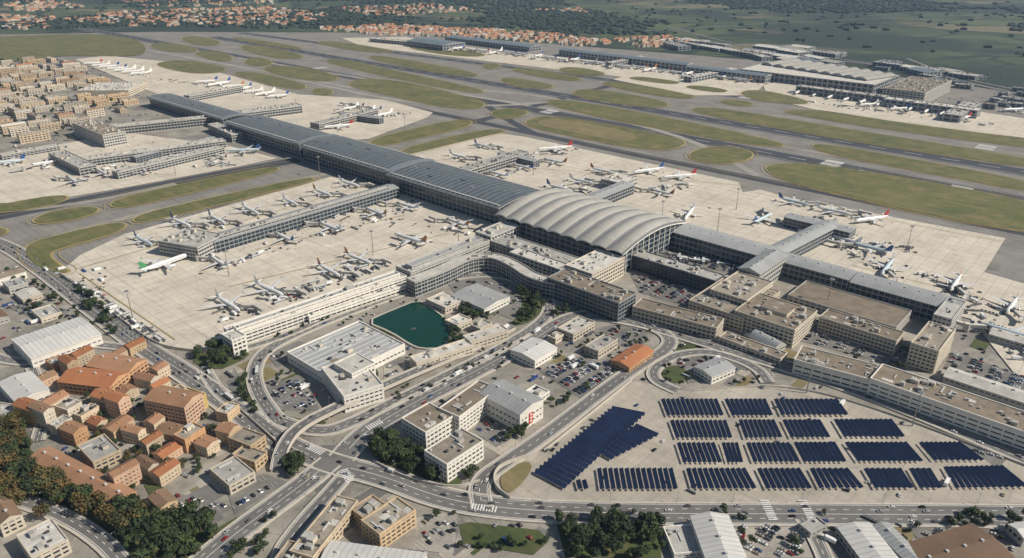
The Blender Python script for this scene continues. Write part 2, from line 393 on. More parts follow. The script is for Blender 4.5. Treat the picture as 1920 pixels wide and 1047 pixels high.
ISL=[
[(1432,318),(1450,308),(1530,309),(1700,335),(1990,390),(1990,442),(1850,425),(1700,397),(1560,362),(1470,340)],
[(1290,292),(1310,280),(1350,275),(1400,281),(1414,292),(1395,304),(1350,309),(1305,303)],
[(973,234),(1010,219),(1060,221),(1170,240),(1275,262),(1287,270),(1265,280),(1215,283),(1080,258)],
[(1018,191),(1060,187),(1250,221),(1475,270),(1460,278),(1380,268),(1200,236),(1060,206)],
[(1515,271),(1570,274),(1990,352),(1990,372),(1700,318),(1550,290)],
[(1292,204),(1340,202),(1600,245),(1990,308),(1990,324),(1700,282),(1450,240),(1320,216)],
[(1462,209),(1520,206),(1700,233),(1990,270),(1990,285),(1750,256),(1520,222)],
[(1072,173),(1100,167),(1180,177),(1260,195),(1240,204),(1160,196),(1090,184)],
[(652,156),(680,147),(760,154),(860,178),(914,194),(895,206),(820,201),(740,181),(668,166)],
[(918,214),(935,206),(965,204),(995,210),(975,220),(940,225)],
[(690,268),(720,255),(860,224),(890,229),(870,241),(740,270),(702,275)],
[(745,287),(790,270),(920,242),(955,247),(900,258),(790,285),(752,293)],
[(933,149),(960,146),(1040,160),(1030,168),(970,165)],
[(490,128),(520,123),(590,130),(640,146),(620,154),(570,151),(510,138)],
[(600,114),(640,111),(760,138),(912,170),(900,177),(800,160),(680,134)],
[(680,107),(720,105),(900,138),(890,147),(780,131)],
[(755,89),(800,84),(915,102),(900,108),(830,104)],
[(290,119),(340,112),(425,126),(420,137),(365,140),(305,128)],
[(455,115),(480,107),(515,116),(500,125),(470,124)],
[(362,99),(400,95),(443,110),(420,118),(380,108)],
[(442,88),(480,84),(575,105),(560,112),(500,108)],
[(275,84),(320,80),(380,94),(350,100),(300,95)],
[(335,71),(370,68),(420,80),(400,87),(360,84)],
[(425,72),(450,70),(570,90),(560,95)],
[(590,80),(620,77),(740,95),(730,101),(650,94)],
[(430,137),(470,134),(570,157),(575,168),(540,167),(480,152)],
[(952,130),(990,128),(1095,148),(1080,154),(1000,143)],
[(1042,129),(1080,126),(1140,138),(1120,145),(1070,140)],
[(1118,157),(1160,153),(1305,180),(1290,188),(1200,175)],
[(902,122),(930,119),(940,126),(915,132)],
[(1380,175),(1420,168),(1505,186),(1520,198),(1430,192)],
[(1345,190),(1380,187),(1420,197),(1380,201)],
[(205,384),(240,368),(500,314),(530,317),(480,332),(260,387),(218,391)],
[(246,414),(280,398),(570,334),(598,337),(530,355),(270,420)],
[(62,414),(90,400),(150,389),(190,392),(170,406),(100,420),(70,420)],
[(48,480),(52,460),(90,447),(210,419),(242,422),(215,440),(115,466),(90,478),(105,495),(135,512),(108,514),(70,503)],
[(580,172),(600,165),(630,172),(610,182)],
[(-50,400),(0,385),(120,365),(130,378),(20,400)],
[(-400,130),(-300,85),(150,62),(260,72),(280,100),(240,108),(110,104),(60,118)],
[(1170,148),(1200,144),(1280,155),(1260,160)],[(1280,165),(1300,160),(1370,170),(1350,176)],
[(-30,430),(0,428),(18,435),(0,444),(-30,446)],
]
for i,a in enumerate(ISL):
    p=chaikin(ccw(PP(a)),3)
    sheet('grass_verge',offset(p,3.2 if i!=38 else 1),'verge','c',world=True)
    sheet('grass_island',p,'grass','d',world=True)
p=chaikin(ccw(PP([(1000,234),(1020,224),(1060,225),(1180,248),(1200,262),(1170,268),(1080,252)])),2); sheet('dry_grass',p,'grassdry','d',world=True)
mb=MB()
def line(mb,pts,w,k,z,closed=False):
    q=pts+[pts[0],pts[1]] if closed else pts
    l,r=strip_poly(q,w)
    mb.grid([[(x,y,z) for x,y in r],[(x,y,z) for x,y in l]],k)
zz=1.65
for i,a in enumerate(ISL[:37]):
    p=chaikin(ccw(PP(a)),3); zz+=.004
    line(mb,offset(p,9),.8,'yellow',zz,True)
mb.obj('taxiway_marking')
mb=MB()
for (u1,v1,u2,v2) in ((1100,272,2200,495),(1000,200,1500,280),(0,408,560,300),(640,285,900,228),(150,505,700,345),(800,300,1400,350),(1480,380,1880,455),(150,515,330,640),(420,655,780,530),(430,540,840,440),(480,470,760,405),(1300,430,1460,465),(1600,500,1840,560)):
    a,b_=P(u1,v1),P(u2,v2); zz+=.004; line(mb,[a,b_],.9,'yellow',zz)
mb.obj('taxiway_marking')
mb=MB()
for px,w in RWY:
    a,b_=P(*px[0]),P(*px[2]); m1=P(*px[1])
    for (s,e) in ((m1,b_),(a,m1)):
        L=math.hypot(e[0]-s[0],e[1]-s[1]); dx,dy=(e[0]-s[0])/L,(e[1]-s[1])/L; ang=math.atan2(dy,dx); t=20
        while t<min(L,3500):
            mb.box(s[0]+dx*t,s[1]+dy*t,.5,30,1.2,.02,'white',ang,bottom=False); t+=60
        for sd in (-1,1):
            off=sd*w*.42; mb.box((s[0]+e[0])/2-dy*off,(s[1]+e[1])/2+dx*off,.5,L,1.0,.02,'white',ang,bottom=False)
for (u,v) in ((1560,307),(1800,356),(1848,277),(1030,210),(600,128),(1400,183)):
    c=P(u,v)
    for k in range(-5,6):
        if k: mb.box(c[0]+BX[0]*k*3.4,c[1]+BX[1]*k*3.4,.54,30,1.9,.02,'white',GA,bottom=False)
mb.obj('runway_marking')
# ================================================================ ROADS
ROADS=[]
def road(name,px,w,lanes=2,it=3,kerb=True,elev=None,cars=0.0):
    pts=chaikin(PP(px),it,False); z=nextz('c'); ROADS.append((pts,w,cars,elev))
    c=cnt(pts); mb=MB()
    l,r=strip_poly(pts,w)
    zs=[elev(i/(len(pts)-1)) if elev else 0 for i in range(len(pts))]
    L3=[(l[i][0]-c[0],l[i][1]-c[1],zs[i]) for i in range(len(pts))]; R3_=[(r[i][0]-c[0],r[i][1]-c[1],zs[i]) for i in range(len(pts))]
    mb.grid([R3_,L3],'road')
    def rail(off,wd,h,k,dz=0):
        a1,b1=strip_poly(pts,2*(off+wd)); a0,b0=strip_poly(pts,2*off)
        for o,i_ in ((a1,a0),(b1,b0)):
            rows=[]
            for t in range(len(pts)):
                zt=zs[t]; x0,y0=o[t][0]-c[0],o[t][1]-c[1]; x1,y1=i_[t][0]-c[0],i_[t][1]-c[1]
                rows.append([(x0,y0,zt+dz-.9),(x0,y0,zt+h),(x1,y1,zt+h),(x1,y1,zt+dz-.1)])
            mb.grid(rows,k)
    if elev:
        rail(w/2,.5,1.1,'kerb',-1.2)
        mb.grid([[(x,y,zq-1.2) for x,y,zq in R3_],[(x,y,zq-1.2) for x,y,zq in L3]],'kerb')
        d=0
        for t in range(1,len(pts)):
            d+=math.hypot(pts[t][0]-pts[t-1][0],pts[t][1]-pts[t-1][1])
            if d>22 and zs[t]>2.5: d=0; mb.box(pts[t][0]-c[0],pts[t][1]-c[1],-z,1.6,1.6,zs[t]-1.2+z-.01,'kerb')
    elif kerb: rail(w/2,1.8,.14,'kerb')
    for li in range(lanes+1):
        off=-w/2+.8+(w-1.6)*li/lanes
        a,b_=strip_poly(pts,2*abs(off)+1e-6); q=a if off>=0 else b_
        if li in(0,lanes) or (lanes==4 and li==2):
            l2,r2=strip_poly(q,.35)
            mb.grid([[(r2[i][0]-c[0],r2[i][1]-c[1],zs[i]+.03) for i in range(len(q))],[(l2[i][0]-c[0],l2[i][1]-c[1],zs[i]+.03) for i in range(len(q))]],'white')
        else:
            acc=0
            for i in range(len(q)-1):
                sl=math.hypot(q[i+1][0]-q[i][0],q[i+1][1]-q[i][1])
                if sl<1e-3: continue
                an=math.atan2(q[i+1][1]-q[i][1],q[i+1][0]-q[i][0]); s=-acc
                while s<sl:
                    if s>=0:
                        f=s/sl; mb.box(q[i][0]+(q[i+1][0]-q[i][0])*f-c[0],q[i][1]+(q[i+1][1]-q[i][1])*f-c[1],zs[i]+(zs[i+1]-zs[i])*f+.03,3.6,.35,.01,'white',an,bottom=False)
                    s+=9
                acc=sl-(s-9) if s>0 else acc+sl
    mb.obj(name,(c[0],c[1],z))
road('road',[(-200,395),(0,455),(60,492),(150,562),(270,655),(345,700),(450,775),(520,830),(620,872),(720,895),(820,935),(930,955),(1100,965),(1500,966),(2300,972)],19,4,3,cars=.3)
road('road',[(620,868),(575,905),(500,960),(420,1020),(330,1100),(200,1200)],17,4,cars=.25)
road('road',[(545,1080),(520,1050),(560,990),(620,925),(650,890)],10,2,cars=.2)
road('road',[(640,862),(680,815),(760,765),(880,705),(1000,640),(1060,600),(1110,590),(1200,605),(1330,645),(1480,690),(1640,742),(1920,858),(2200,980)],18,4,cars=.3)
road('road',[(905,955),(895,905),(950,868),(1040,805),(1130,735),(1200,685),(1240,665),(1262,640),(1230,615),(1150,600)],12,2,cars=.2)
road('road',[(1270,735),(1225,715),(1225,690),(1270,665),(1340,660),(1420,690),(1440,720)],9,2)
road('ring_road',[(520,790),(480,735),(475,685),(510,648),(620,600),(760,548),(850,520),(930,515),(1000,535),(1035,570),(1020,605),(940,655),(850,700),(740,755),(660,795),(600,815),(520,790)],11,3,cars=.3)
road('road',[(-50,660),(60,690),(110,640),(250,655)],9,2,cars=.15)
road('road',[(380,690),(410,740),(455,770)],9,2,cars=.2)
road('road',[(410,668),(520,640),(640,585),(800,535),(860,505),(930,500),(1010,520),(1060,560),(1150,590)],9,2,cars=.25,elev=lambda t:.4)
road('flyover',[(520,885),(530,850),(560,815),(640,775),(740,725),(860,668),(960,615)],9,2,elev=lambda t:min(7,max(.3,7*math.sin(min(1,t*1.15)*math.pi))),cars=.3)
road('road',[(-100,905),(60,945),(150,985),(220,1040),(250,1100)],9,2,cars=.2)
road('road',[(60,690),(90,760),(70,830)],7,2)
road('road',[(1560,1080),(1530,1010),(1505,975)],8,2)
road('road',[(2000,1010),(1880,985),(1800,978)],8,2)
road('motorway',[(1380,105),(1650,118),(1920,180),(2200,240)],18,2,kerb=False)
road('motorway',[(1250,50),(1400,90),(1640,120)],14,2,kerb=False)
road('motorway',[(1700,110),(1800,150),(2000,185)],12,2,kerb=False)
road('country_road',[(-200,80),(50,72),(260,50),(450,40),(900,45)],12,1,kerb=False)
road('country_road',[(1000,70),(1200,60),(1500,40),(2100,20)],12,1,kerb=False)
sheet('road_junction',[(575,850),(600,835),(650,840),(680,855),(660,880),(630,895),(590,885)],'road','c',2)
mb=MB()
for (u,v,an,n_) in ((905,955,1.4,9),(1440,957,0,10),(1512,957,0,10),(650,893,.5,8),(590,845,1.0,8),(700,800,2.3,7)):
    c=P(u,v)
    for k in range(n_):
        d=(k-n_/2)*2.0; mb.box(c[0]-math.sin(an)*d,c[1]+math.cos(an)*d,1.3,6,.9,.02,'white',an,bottom=False)
mb.obj('zebra_crossing')
sheet('solar_lot',[(925,905),(1000,850),(1060,805),(1190,715),(1290,735),(1470,722),(1640,765),(1960,890),(2100,948),(950,944)],'lotc','b')
LOTS=[([(1010,695),(1090,668),(1180,702),(1105,758)],.85),([(1180,512),(1305,535),(1290,575),(1200,550)],.8),([(1790,660),(1990,730),(1990,790),(1770,690)],.7),
([(1370,985),(1500,985),(1525,1047),(1390,1047)],.7),([(500,725),(570,700),(600,770),(520,770)],.5),([(440,690),(490,780),(470,790),(425,720)],.3),([(420,905),(500,890),(540,905),(440,965)],.6),
([(330,925),(440,950),(400,975),(320,950)],.6),([(690,985),(860,960),(850,1040),(760,1030)],.35),([(720,690),(770,700),(720,740)],.5),([(905,775),(985,810),(930,840),(890,810)],.5),
([(1235,470),(1420,500),(1400,515),(1290,500)],.6),([(1530,600),(1700,660),(1690,690),(1500,640)],.5),([(60,770),(130,745),(150,770),(90,800)],.5),([(60,560),(130,585),(90,610),(20,580)],.5),
([(1110,620),(1190,600),(1220,640),(1140,655)],.3),([(1250,640),(1420,670),(1380,700),(1290,720)],.3),([(1800,830),(1900,850),(1870,880)],.3),
([(1700,990),(1900,990),(1900,1010),(1720,1010)],.6),([(570,950),(600,920),(640,960),(590,1000)],.3),([(115,520),(150,540),(300,650),(280,640),(160,560)],.9),([(560,640),(500,665),(520,690),(600,650)],.2),([(830,520),(900,512),(980,540),(1000,570),(960,600),(860,560)],.12)]
for i,(p,d) in enumerate(LOTS): sheet('car_park',p,'lot2' if i in(3,8,9,20) else 'lot','b')
LW=[([(860,985),(880,980),(1010,995),(1030,1015),(1000,1042),(870,1020)],0),([(1040,970),(1235,975),(1240,1047),(1060,1047)],0),([(690,830),(720,815),(790,850),(870,900),(860,915),(760,890),(700,860)],2),
([(350,675),(400,650),(460,655),(470,670),(400,700)],1),([(-60,790),(50,800),(60,860),(250,940),(400,990),(420,1000),(340,1080),(150,1000),(-80,900)],1),([(960,530),(1000,545),(1020,575),(1000,605),(950,615),(985,575)],2),
([(495,760),(540,785),(620,790),(600,800),(530,800)],2),([(430,770),(460,700),(470,700),(480,760),(510,790)],1),([(130,530),(180,545),(290,640),(250,645),(150,560)],0),([(790,730),(930,662),(960,650),(950,660),(800,735)],0),
([(1000,640),(1040,600),(1090,580),(1050,560),(1110,575),(1060,610)],1),([(1235,700),(1260,685),(1285,690),(1290,715),(1260,722)],2),([(1240,655),(1300,640),(1330,655),(1270,662)],1),([(270,910),(300,905),(310,920),(280,930)],0)]
for p,s in LW: sheet('lawn',p,'lawn','b',s)
sheet('bare_earth',[(935,905),(950,880),(990,865),(1000,880),(975,915),(950,930)],'grassdry','c',2)
o,pw_=sheet('pond',[(688,606),(735,585),(783,566),(800,575),(835,600),(845,635),(828,655),(790,656),(770,648),(735,625)],'water','d',1)
mb=MB(); p1=offset(pw_,1.6)
c=cnt(pw_); Q=lambda p,z:[(x-c[0],y-c[1],z) for x,y in p+[p[0]]]
mb.grid([Q(pw_,0),Q(pw_,1.9),Q(p1,1.9),Q(p1,0)],'kerb'); mb.obj('pond_wall',(c[0],c[1],0))
mb=MB()
for k in range(9): mb.box(U(-3,3),U(-2,2),0,U(.5,2),U(.5,1.5),U(.5,2),'w_dark',U(0,3))
mb.obj('pond_rock_fountain',(*P(775,620),1.2))
for (u0,v0,u1,v1,n) in ((0,560,460,1000,70),(480,540,1000,900,60),(1000,600,1500,730,30),(500,900,1900,1040,60),(1200,470,1900,700,30)):
    for i in range(n):
        x,y=P(U(u0,u1),U(v0,v1)); a=GB; lx,ly=U(8,30),U(6,20); c_,s_=math.cos(a),math.sin(a)
        if inpoly(x,y,pw_): continue
        sheet('yard_surface',[(x+p*c_-q*s_,y+p*s_+q*c_) for p,q in rect(lx,ly)],random.choice(['lot','lot2','lot2','lotc','lawn','urban','road','grassdry']),'b2',0,True)
def wall(name,px,h,w=.5,k='kerb'):
    pts=chaikin(PP(px),3,False); l,r=strip_poly(pts,w); c=cnt(pts); mb=MB()
    Z=lambda q,z:[(x-c[0],y-c[1],z) for x,y in q]
    mb.grid([Z(r,0),Z(r,h),Z(l,h),Z(l,0)],k); mb.obj(name,(c[0],c[1],0))
wall('retaining_wall',[(955,938),(925,915),(928,885),(960,868),(1010,855)],4,.8)
wall('perimeter_wall',[(112,515),(180,563),(280,643),(330,658),(408,664)],3.2,.5)
wall('retaining_wall',[(1020,848),(1080,800),(1185,715)],2.5,.6)
wall('retaining_wall',[(700,868),(760,900),(850,920),(900,905)],3,.6)
wall('boundary_wall',[(950,943),(1300,944),(1920,946)],1.5,.4)
wall('boundary_wall',[(1300,735),(1470,722),(1640,765),(1960,890)],2,.4)
wall('retaining_wall',[(450,770),(540,850),(545,880)],3,.6)
# ================================================================ TERMINAL
def vault(name,pL,pR,w,h,rise,roof,rib=14,scal=0,head=True):
    a_=P(*pL,h);b_=P(*pR,h); L=math.hypot(b_[0]-a_[0],b_[1]-a_[1]); ang=snapang(math.atan2(b_[1]-a_[1],b_[0]-a_[0]),8)
    c=((a_[0]+b_[0])/2,(a_[1]+b_[1])/2); mb=MB(); pl=rect(L,w)
    mb.prism(pl,0,h,'glassb','r_grey'); facade(mb,pl,h,4,'w_steel','glassb',9,.15,pw=.05,proud=.5)
    ny=18; x0,x1=-L/2-4,L/2+4; y0,y1=-w/2-5,w/2+5
    nx=int((x1-x0)/scal)*10 if scal else int(L/8); per=(x1-x0)/(nx/10) if scal else 1
    def zf(x,y):
        t=(y-y0)/(y1-y0); z=h+.6+rise*math.sin(math.pi*t)**.9
        if scal: z+=5.5*abs(math.sin(math.pi*(x-x0)/per))**.8*(.45+.55*math.sin(math.pi*t))
        return z
    rows=[[(x0+(x1-x0)*i/nx,y0+(y1-y0)*j/ny,zf(x0+(x1-x0)*i/nx,y0+(y1-y0)*j/ny)) for j in range(ny+1)] for i in range(nx+1)]
    mb.grid(rows,roof,mf=(lambda a:'w_dark' if a%10==9 else roof) if scal else None)
    low=[[(x,y,z-1.4) for x,y,z in r] for r in rows]
    mb.grid([r[::-1] for r in low],'w_grey')
    for r,q in ((rows[0],low[0]),(rows[-1],low[-1]),([r[0] for r in rows],[r[0] for r in low]),([r[-1] for r in rows],[r[-1] for r in low])): mb.grid([r,q],'w_white' if scal else 'w_grey')
    for x in (-L/2+.1,L/2-.1):
        mb.face([(x,-w/2,h)]+[(x,-w/2+w*j/12,max(h+.05,zf(x,-w/2+w*j/12)-1.5-(5 if scal else 0))) for j in range(13)]+[(x,w/2,h)],'glassb')
    if scal:
        for j in range(-5,6): mb.box(L/2+.6,j*w/11,0,.8,.8,h+rise*.6,'w_white')
    else:
        k=int(L/rib)
        def arc(x,hw,hh,kk,sc=1):
            A=[(x-hw,y0*sc+(y1-y0)*sc*j/ny,zf(x,y0*sc+(y1-y0)*sc*j/ny)+.05) for j in range(ny+1)]
            B=[(X,y,z+hh) for X,y,z in A]; C=[(x+hw,y,z+hh) for _,y,z in A]; D=[(x+hw,y,z) for _,y,z in A]
            mb.grid([A,B,C,D],kk)
            for q in (0,ny): mb.face([A[q],B[q],C[q],D[q]],kk)
        for i in range(k+1): arc(-L/2+i*L/k,.4,.35,'r_vrib')
        if head: arc(L/2-1,6,1.4,'r_vrib',.99)
        for i in range(int(L/26)):
            x=-L/2+11+i*26+U(-3,3); y=U(-.3,.3)*w; mb.box(x,y,zf(x,y)-.6,U(4,12),2.0,1.2,random.choice(['w_steel','glass','r_vrib','w_dark']),bottom=False)
        A=zf(0,-.47*w); mb.box(0,-.485*w,A-.1,L,2.6,.7,'w_grey',bottom=False); mb.box(0,.485*w,A-.1,L,2.6,.7,'w_grey',bottom=False)
    mb.obj(name,(c[0],c[1],0),ang); c_,s_=math.cos(ang),math.sin(ang)
    BLD.append([(c[0]+x*c_-y*s_,c[1]+x*s_+y*c_) for x,y in pl])
vault('terminal_building',(455,225),(600,262),74,25,4.5,'r_vault',10)
vault('terminal_building',(606,266),(770,313),82,26,5,'r_vault',10)
vault('terminal_building',(776,315),(975,375),88,26,5,'r_vault',10,head=False)
vault('terminal_building',(300,180),(440,220),50,20,3,'r_vault',10)
vault('terminal_hall',(996,381),(1228,444),128,26,10,'r_hall',scal=21)
T=dict(wall='w_steel',roof='r_metal',glass='glassb',pitch=6,band=.22,floors=3,pw=.06)
bar('terminal_pier',(1268,425),(1450,476),38,20,rt='vault',rise=3,**T)
bar('terminal_pier',(1455,478),(1600,518),30,18,rt='vault',rise=3,**T)
bar('terminal_pier',(1605,520),(1800,574),34,17,rt='vault',rise=3,**T)
B3('terminal_block',(1758,582),(1785,600),(1820,570),20,floors=4,wall='w_grey',roof='r_grey',glass='glassb')
B3('terminal_block',(1390,500),(1425,515),(1470,478),24,floors=4,wall='w_grey',roof='r_metal',glass='glassb',rt='gable',rise=4)
bar('terminal_pier',(1440,478),(1560,418),24,15,rt='vault',rise=3,**T)
bar('terminal_pier',(1476,404),(1600,432),22,14,rt='gable',rise=2,**T)
T2=dict(T,roof='r_grey',wall='w_grey',band=.3)
bar('terminal_pier',(1085,378),(1180,345),24,15,rt='gable',rise=2,**T)
B3('terminal_block',(1130,335),(1165,345),(1205,335),14,floors=2,wall='w_grey',roof='r_light',glass='glassb')
bar('terminal_pier',(845,322),(985,285),26,15,rt='flat',**T2)
bar('terminal_pier',(940,285),(1005,302),16,12,rt='gable',rise=2,**T)
bar('terminal_pier',(590,232),(700,205),26,14,rt='flat',**T2)
bar('terminal_pier',(430,212),(560,196),40,16,rt='flat',**T2)
bar('terminal_pier',(350,180),(450,162),22,14,rt='flat',**T2)
bar('terminal_pier',(640,212),(715,222),14,12,rt='gable',**T)
bar('terminal_pier',(385,446),(745,352),26,15,rt='gable',rise=2.5,**T)
bar('pier_plant_gallery',(400,440),(735,353),6,18.6,**dict(T2,floors=5,roof='r_light'))
B3('pier_head',(324,440),(370,465),(420,440),18,floors=4,wall='w_grey',roof='r_grey',glass='glassb',pw=.06)
bar('terminal_pier',(140,300),(420,262),22,13,rt='flat',**dict(T2,roof='r_light'))
bar('terminal_pier',(215,322),(415,275),18,12,rt='flat',**T2)
bar('terminal_pier',(105,285),(165,312),26,14,rt='flat',**T2)
bar('terminal_pier',(180,240),(400,218),24,16,rt='flat',**dict(T2,roof='r_light'))
bar('terminal_pier',(400,232),(445,252),22,14,rt='flat',**T2)
bar('terminal_pier',(250,295),(400,258),14,10,rt='gable',rise=1.5,**T)
bar('terminal_block',(155,228),(215,250),40,24,floors=5,wall='w_grey',roof='r_brown')
bar('terminal_pier',(0,290),(110,272),14,9,rt='flat',**T2)
B3('terminal_block',(185,155),(240,170),(275,155),14,floors=3,wall='w_cream',roof='r_light')
W=dict(wall='w_white',roof='r_light',glass='glass',pitch=6,band=.55,floors=4,pw=.06)
bar('terminal_office',(428,622),(752,513),20,14,**W)
bar('terminal_gallery',(440,615),(745,512),8,18,**dict(W,floors=5,roof='r_metal'))
bar('terminal_office',(575,592),(770,528),11,8,**dict(W,floors=2))
B3('terminal_block',(415,628),(435,640),(460,630),17,floors=4,wall='w_white',roof='r_light')
bar('terminal_office',(755,505),(905,448),24,18,**dict(W,floors=5,wall='w_grey',roof='r_grey'))
bar('terminal_gallery',(765,497),(900,447),10,22,**dict(W,floors=6,wall='w_grey',roof='r_metal',cl=4))
ribbonb('terminal_concourse',[(770,527),(830,505),(875,482),(925,478),(965,495),(1000,520),(1060,532)],15,17,floors=4,wall='w_grey',roof='r_light',glass='glassb',pitch=4,band=.25,cl=18,pw=.06)
bar('terminal_concourse',(1040,515),(1180,558),30,22,floors=5,wall='w_steel',roof='r_brown',glass='glassb',pitch=5,band=.2,pw=.06)
bar('terminal_concourse',(915,442),(1080,492),30,16,floors=4,wall='w_grey',roof='r_grey',glass='glassb',pitch=6,band=.35)
bar('terminal_concourse',(965,470),(1060,502),18,19,floors=4,wall='w_grey',roof='r_light',glass='glassb',pitch=6,band=.35)
bar('terminal_bridge',(905,440),(960,420),26,20,floors=4,wall='w_grey',roof='r_grey',glass='glassb',pitch=6,band=.35)
B3('terminal_block',(1060,498),(1110,515),(1165,482),22,floors=5,wall='w_cream',roof='r_light',glass='glassb')
bar('terminal_concourse',(1190,474),(1350,522),20,17,floors=4,wall='w_dark',roof='r_grey',glass='glassb',pitch=5,band=.2,pw=.06)
bar('airport_office',(1195,568),(1350,608),22,13,floors=3,wall='w_cream',roof='r_brown')
B3('airport_office',(1298,560),(1395,598),(1465,548),15,floors=4,wall='w_cream',roof='r_gravel')
B3('airport_office',(1330,545),(1400,565),(1450,530),21,floors=5,wall='w_cream',roof='r_gravel')
B3('airport_office',(1375,585),(1490,620),(1545,588),19,floors=5,wall='w_cream',roof='r_brown',pen=True)
bar('airport_office',(1545,588),(1688,632),22,15,floors=4,wall='w_cream',roof='r_brown',pitch=3.5)
B3('airport_office',(1712,640),(1760,660),(1802,622),22,floors=6,wall='w_cream',roof='r_gravel',pitch=4)
B3('parking_deck',(1470,560),(1680,615),(1730,590),8,floors=2,wall='w_grey',roof='r_brown',pitch=6,cl=0)
bar('logistics_building',(1497,662),(1700,715),28,14,floors=3,wall='w_white',roof='r_brown',pitch=8,band=.68,pw=.08)
bar('logistics_building',(1640,702),(1990,808),30,16,floors=4,wall='w_white',roof='r_brown',pitch=8,band=.68,pw=.08)
bar('cargo_shed',(1775,700),(1960,755),20,7,floors=1,wall='w_grey',roof='r_light',rt='gable',band=.6)
bar('cargo_shed',(1860,620),(1990,660),16,7,floors=1,wall='w_grey',roof='r_light',rt='gable',band=.6)
bar('quonset_shed',(1415,628),(1462,652),16,5,floors=1,wall='w_grey',roof='r_metal',rt='vault',rise=5)
bar('service_building',(1355,628),(1470,668),14,6,floors=2,wall='w_cream',roof='r_brown')
B3('logistics_hall',(512,673),(622,712),(775,655),10,floors=2,wall='w_white',roof='r_sky',cl=45,band=.7)
B3('office_building',(572,700),(645,745),(718,722),15,floors=4,wall='w_white',roof='r_light',pitch=4,band=.6)
B3('office_building',(610,690),(660,702),(700,680),19,floors=4,wall='w_white',roof='r_light',pitch=4,cl=3,band=.6)
bar('villa_row',(775,676),(880,642),13,9,floors=3,wall='w_cream',roof='r_light',band=.6)
bar('villa_row',(875,636),(945,614),13,10,floors=3,wall='w_cream',roof='r_light',band=.6)
B3('warehouse',(853,552),(908,580),(958,558),8,floors=2,wall='w_white',roof='r_metal',rt='gable',rise=2,band=.6)
B3('warehouse',(800,562),(835,578),(868,562),7,floors=2,wall='w_cream',roof='r_light')
B3('pavilion',(840,600),(858,612),(885,600),6,floors=2,wall='w_cream',roof='r_light')
B3('pavilion',(885,610),(900,618),(920,606),6,floors=2,wall='w_cream',roof='r_grey')
B3('pavilion',(810,665),(825,672),(850,660),7,floors=2,wall='w_cream',roof='r_light')
bar('office_building',(842,775),(915,722),20,17,floors=5,wall='w_white',roof='r_brown',pitch=4,band=.55)
B3('office_building',(750,787),(798,812),(850,782),16,floors=4,wall='w_white',roof='r_brown',pitch=4,band=.55)
o=B3('exhibition_hall',(893,742),(975,778),(1022,752),17,floors=3,wall='w_white',roof='r_metal',rt='gable',rise=3,band=.72,snap=20,pw=.2)
b_=P(975,778,17);r_=P(1022,752,17); a=snapang(math.atan2(r_[1]-b_[1],r_[0]-b_[0]),20)
mb=MB(); mb.box(0,0,3,4.5,.3,10,'red')
for k in range(3): mb.box(0,-.2,4.5+k*3,2.4,.12,1.6,'w_white')
f=.45*math.hypot(r_[0]-b_[0],r_[1]-b_[1]); s_=mb.obj('facade_sign',(b_[0]+math.cos(a)*f+math.sin(a)*.62,b_[1]+math.sin(a)*f-math.cos(a)*.62,0),a)
bpy.context.view_layer.update(); s_.parent=o; s_.matrix_parent_inverse=o.matrix_world.inverted()
B3('office_building',(790,850),(838,872),(910,830),16,floors=4,wall='w_white',roof='r_gravel',pitch=4,band=.55)
B3('warehouse',(960,655),(1003,677),(1053,657),8,floors=2,wall='w_white',roof='r_white',rt='gable',rise=2,band=.65)
B3('tiled_warehouse',(1150,674),(1180,690),(1220,657),6,floors=2,wall='w_ora',roof='tile',rt='gable',rise=2.5)
B3('office_building',(1053,612),(1075,628),(1118,606),8,floors=2,wall='w_cream',roof='r_light')
B3('office_building',(1100,648),(1122,660),(1165,640),8,floors=2,wall='w_cream',roof='r_grey')
B3('warehouse',(1298,690),(1335,708),(1378,690),7,floors=2,wall='w_white',roof='r_metal',rt='gable',rise=2)
B3('kiosk',(1030,630),(1042,637),(1055,628),5,floors=1,wall='w_cream',roof='r_light')
B3('kiosk',(985,735),(1010,748),(1035,738),5,floors=1,wall='w_white',roof='r_white')
B3('apartment_block',(665,985),(712,1003),(775,955),13,floors=4,wall='w_tan',roof='r_gravel',pitch=4,cl=14)
B3('apartment_block',(650,960),(685,975),(720,945),10,floors=3,wall='w_tan',roof='r_gravel',pitch=4,cl=10)
bar('apartment_block',(565,1040),(650,935),16,11,floors=3,wall='w_beige',roof='r_gravel',pitch=4,cl=20)
bar('apartment_block',(520,1075),(560,1020),14,9,floors=3,wall='w_beige',roof='r_gravel',pitch=4)
bar('warehouse',(610,1038),(790,1062),20,8,floors=2,wall='w_white',roof='r_white',rt='gable',rise=2)
bar('warehouse',(1330,968),(1372,1075),24,9,floors=2,wall='w_white',roof='r_white',rt='gable',rise=3)
bar('warehouse',(1600,985),(1670,1075),22,7,floors=2,wall='w_grey',roof='r_white',rt='gable',rise=2)
bar('warehouse',(1650,985),(1740,1075),12,6,floors=2,wall='w_grey',roof='r_metal',rt='gable',rise=2)
B3('storage_shed',(1700,1020),(1760,1090),(1900,1045),6,floors=1,wall='w_ora',roof='tile3',rt='gable',rise=2)
B3('storage_shed',(1890,985),(1920,1010),(1980,1000),7,floors=1,wall='w_grey',roof='r_white',rt='gable',rise=2)
B3('storage_shed',(1500,985),(1520,1000),(1550,985),5,floors=1,wall='w_grey',roof='r_grey')
B3('storage_shed',(1240,990),(1265,1040),(1320,1035),4,floors=1,wall='w_white',roof='r_grey')
B3('warehouse',(12,640),(58,672),(190,628),11,floors=2,wall='w_white',roof='r_white',rt='gable',rise=2,band=.8)
B3('warehouse',(-20,725),(30,755),(90,730),9,floors=2,wall='w_white',roof='r_white',rt='gable',rise=2,band=.7)
B3('warehouse',(-60,770),(0,790),(40,762),9,floors=2,wall='w_cream',roof='r_grey')
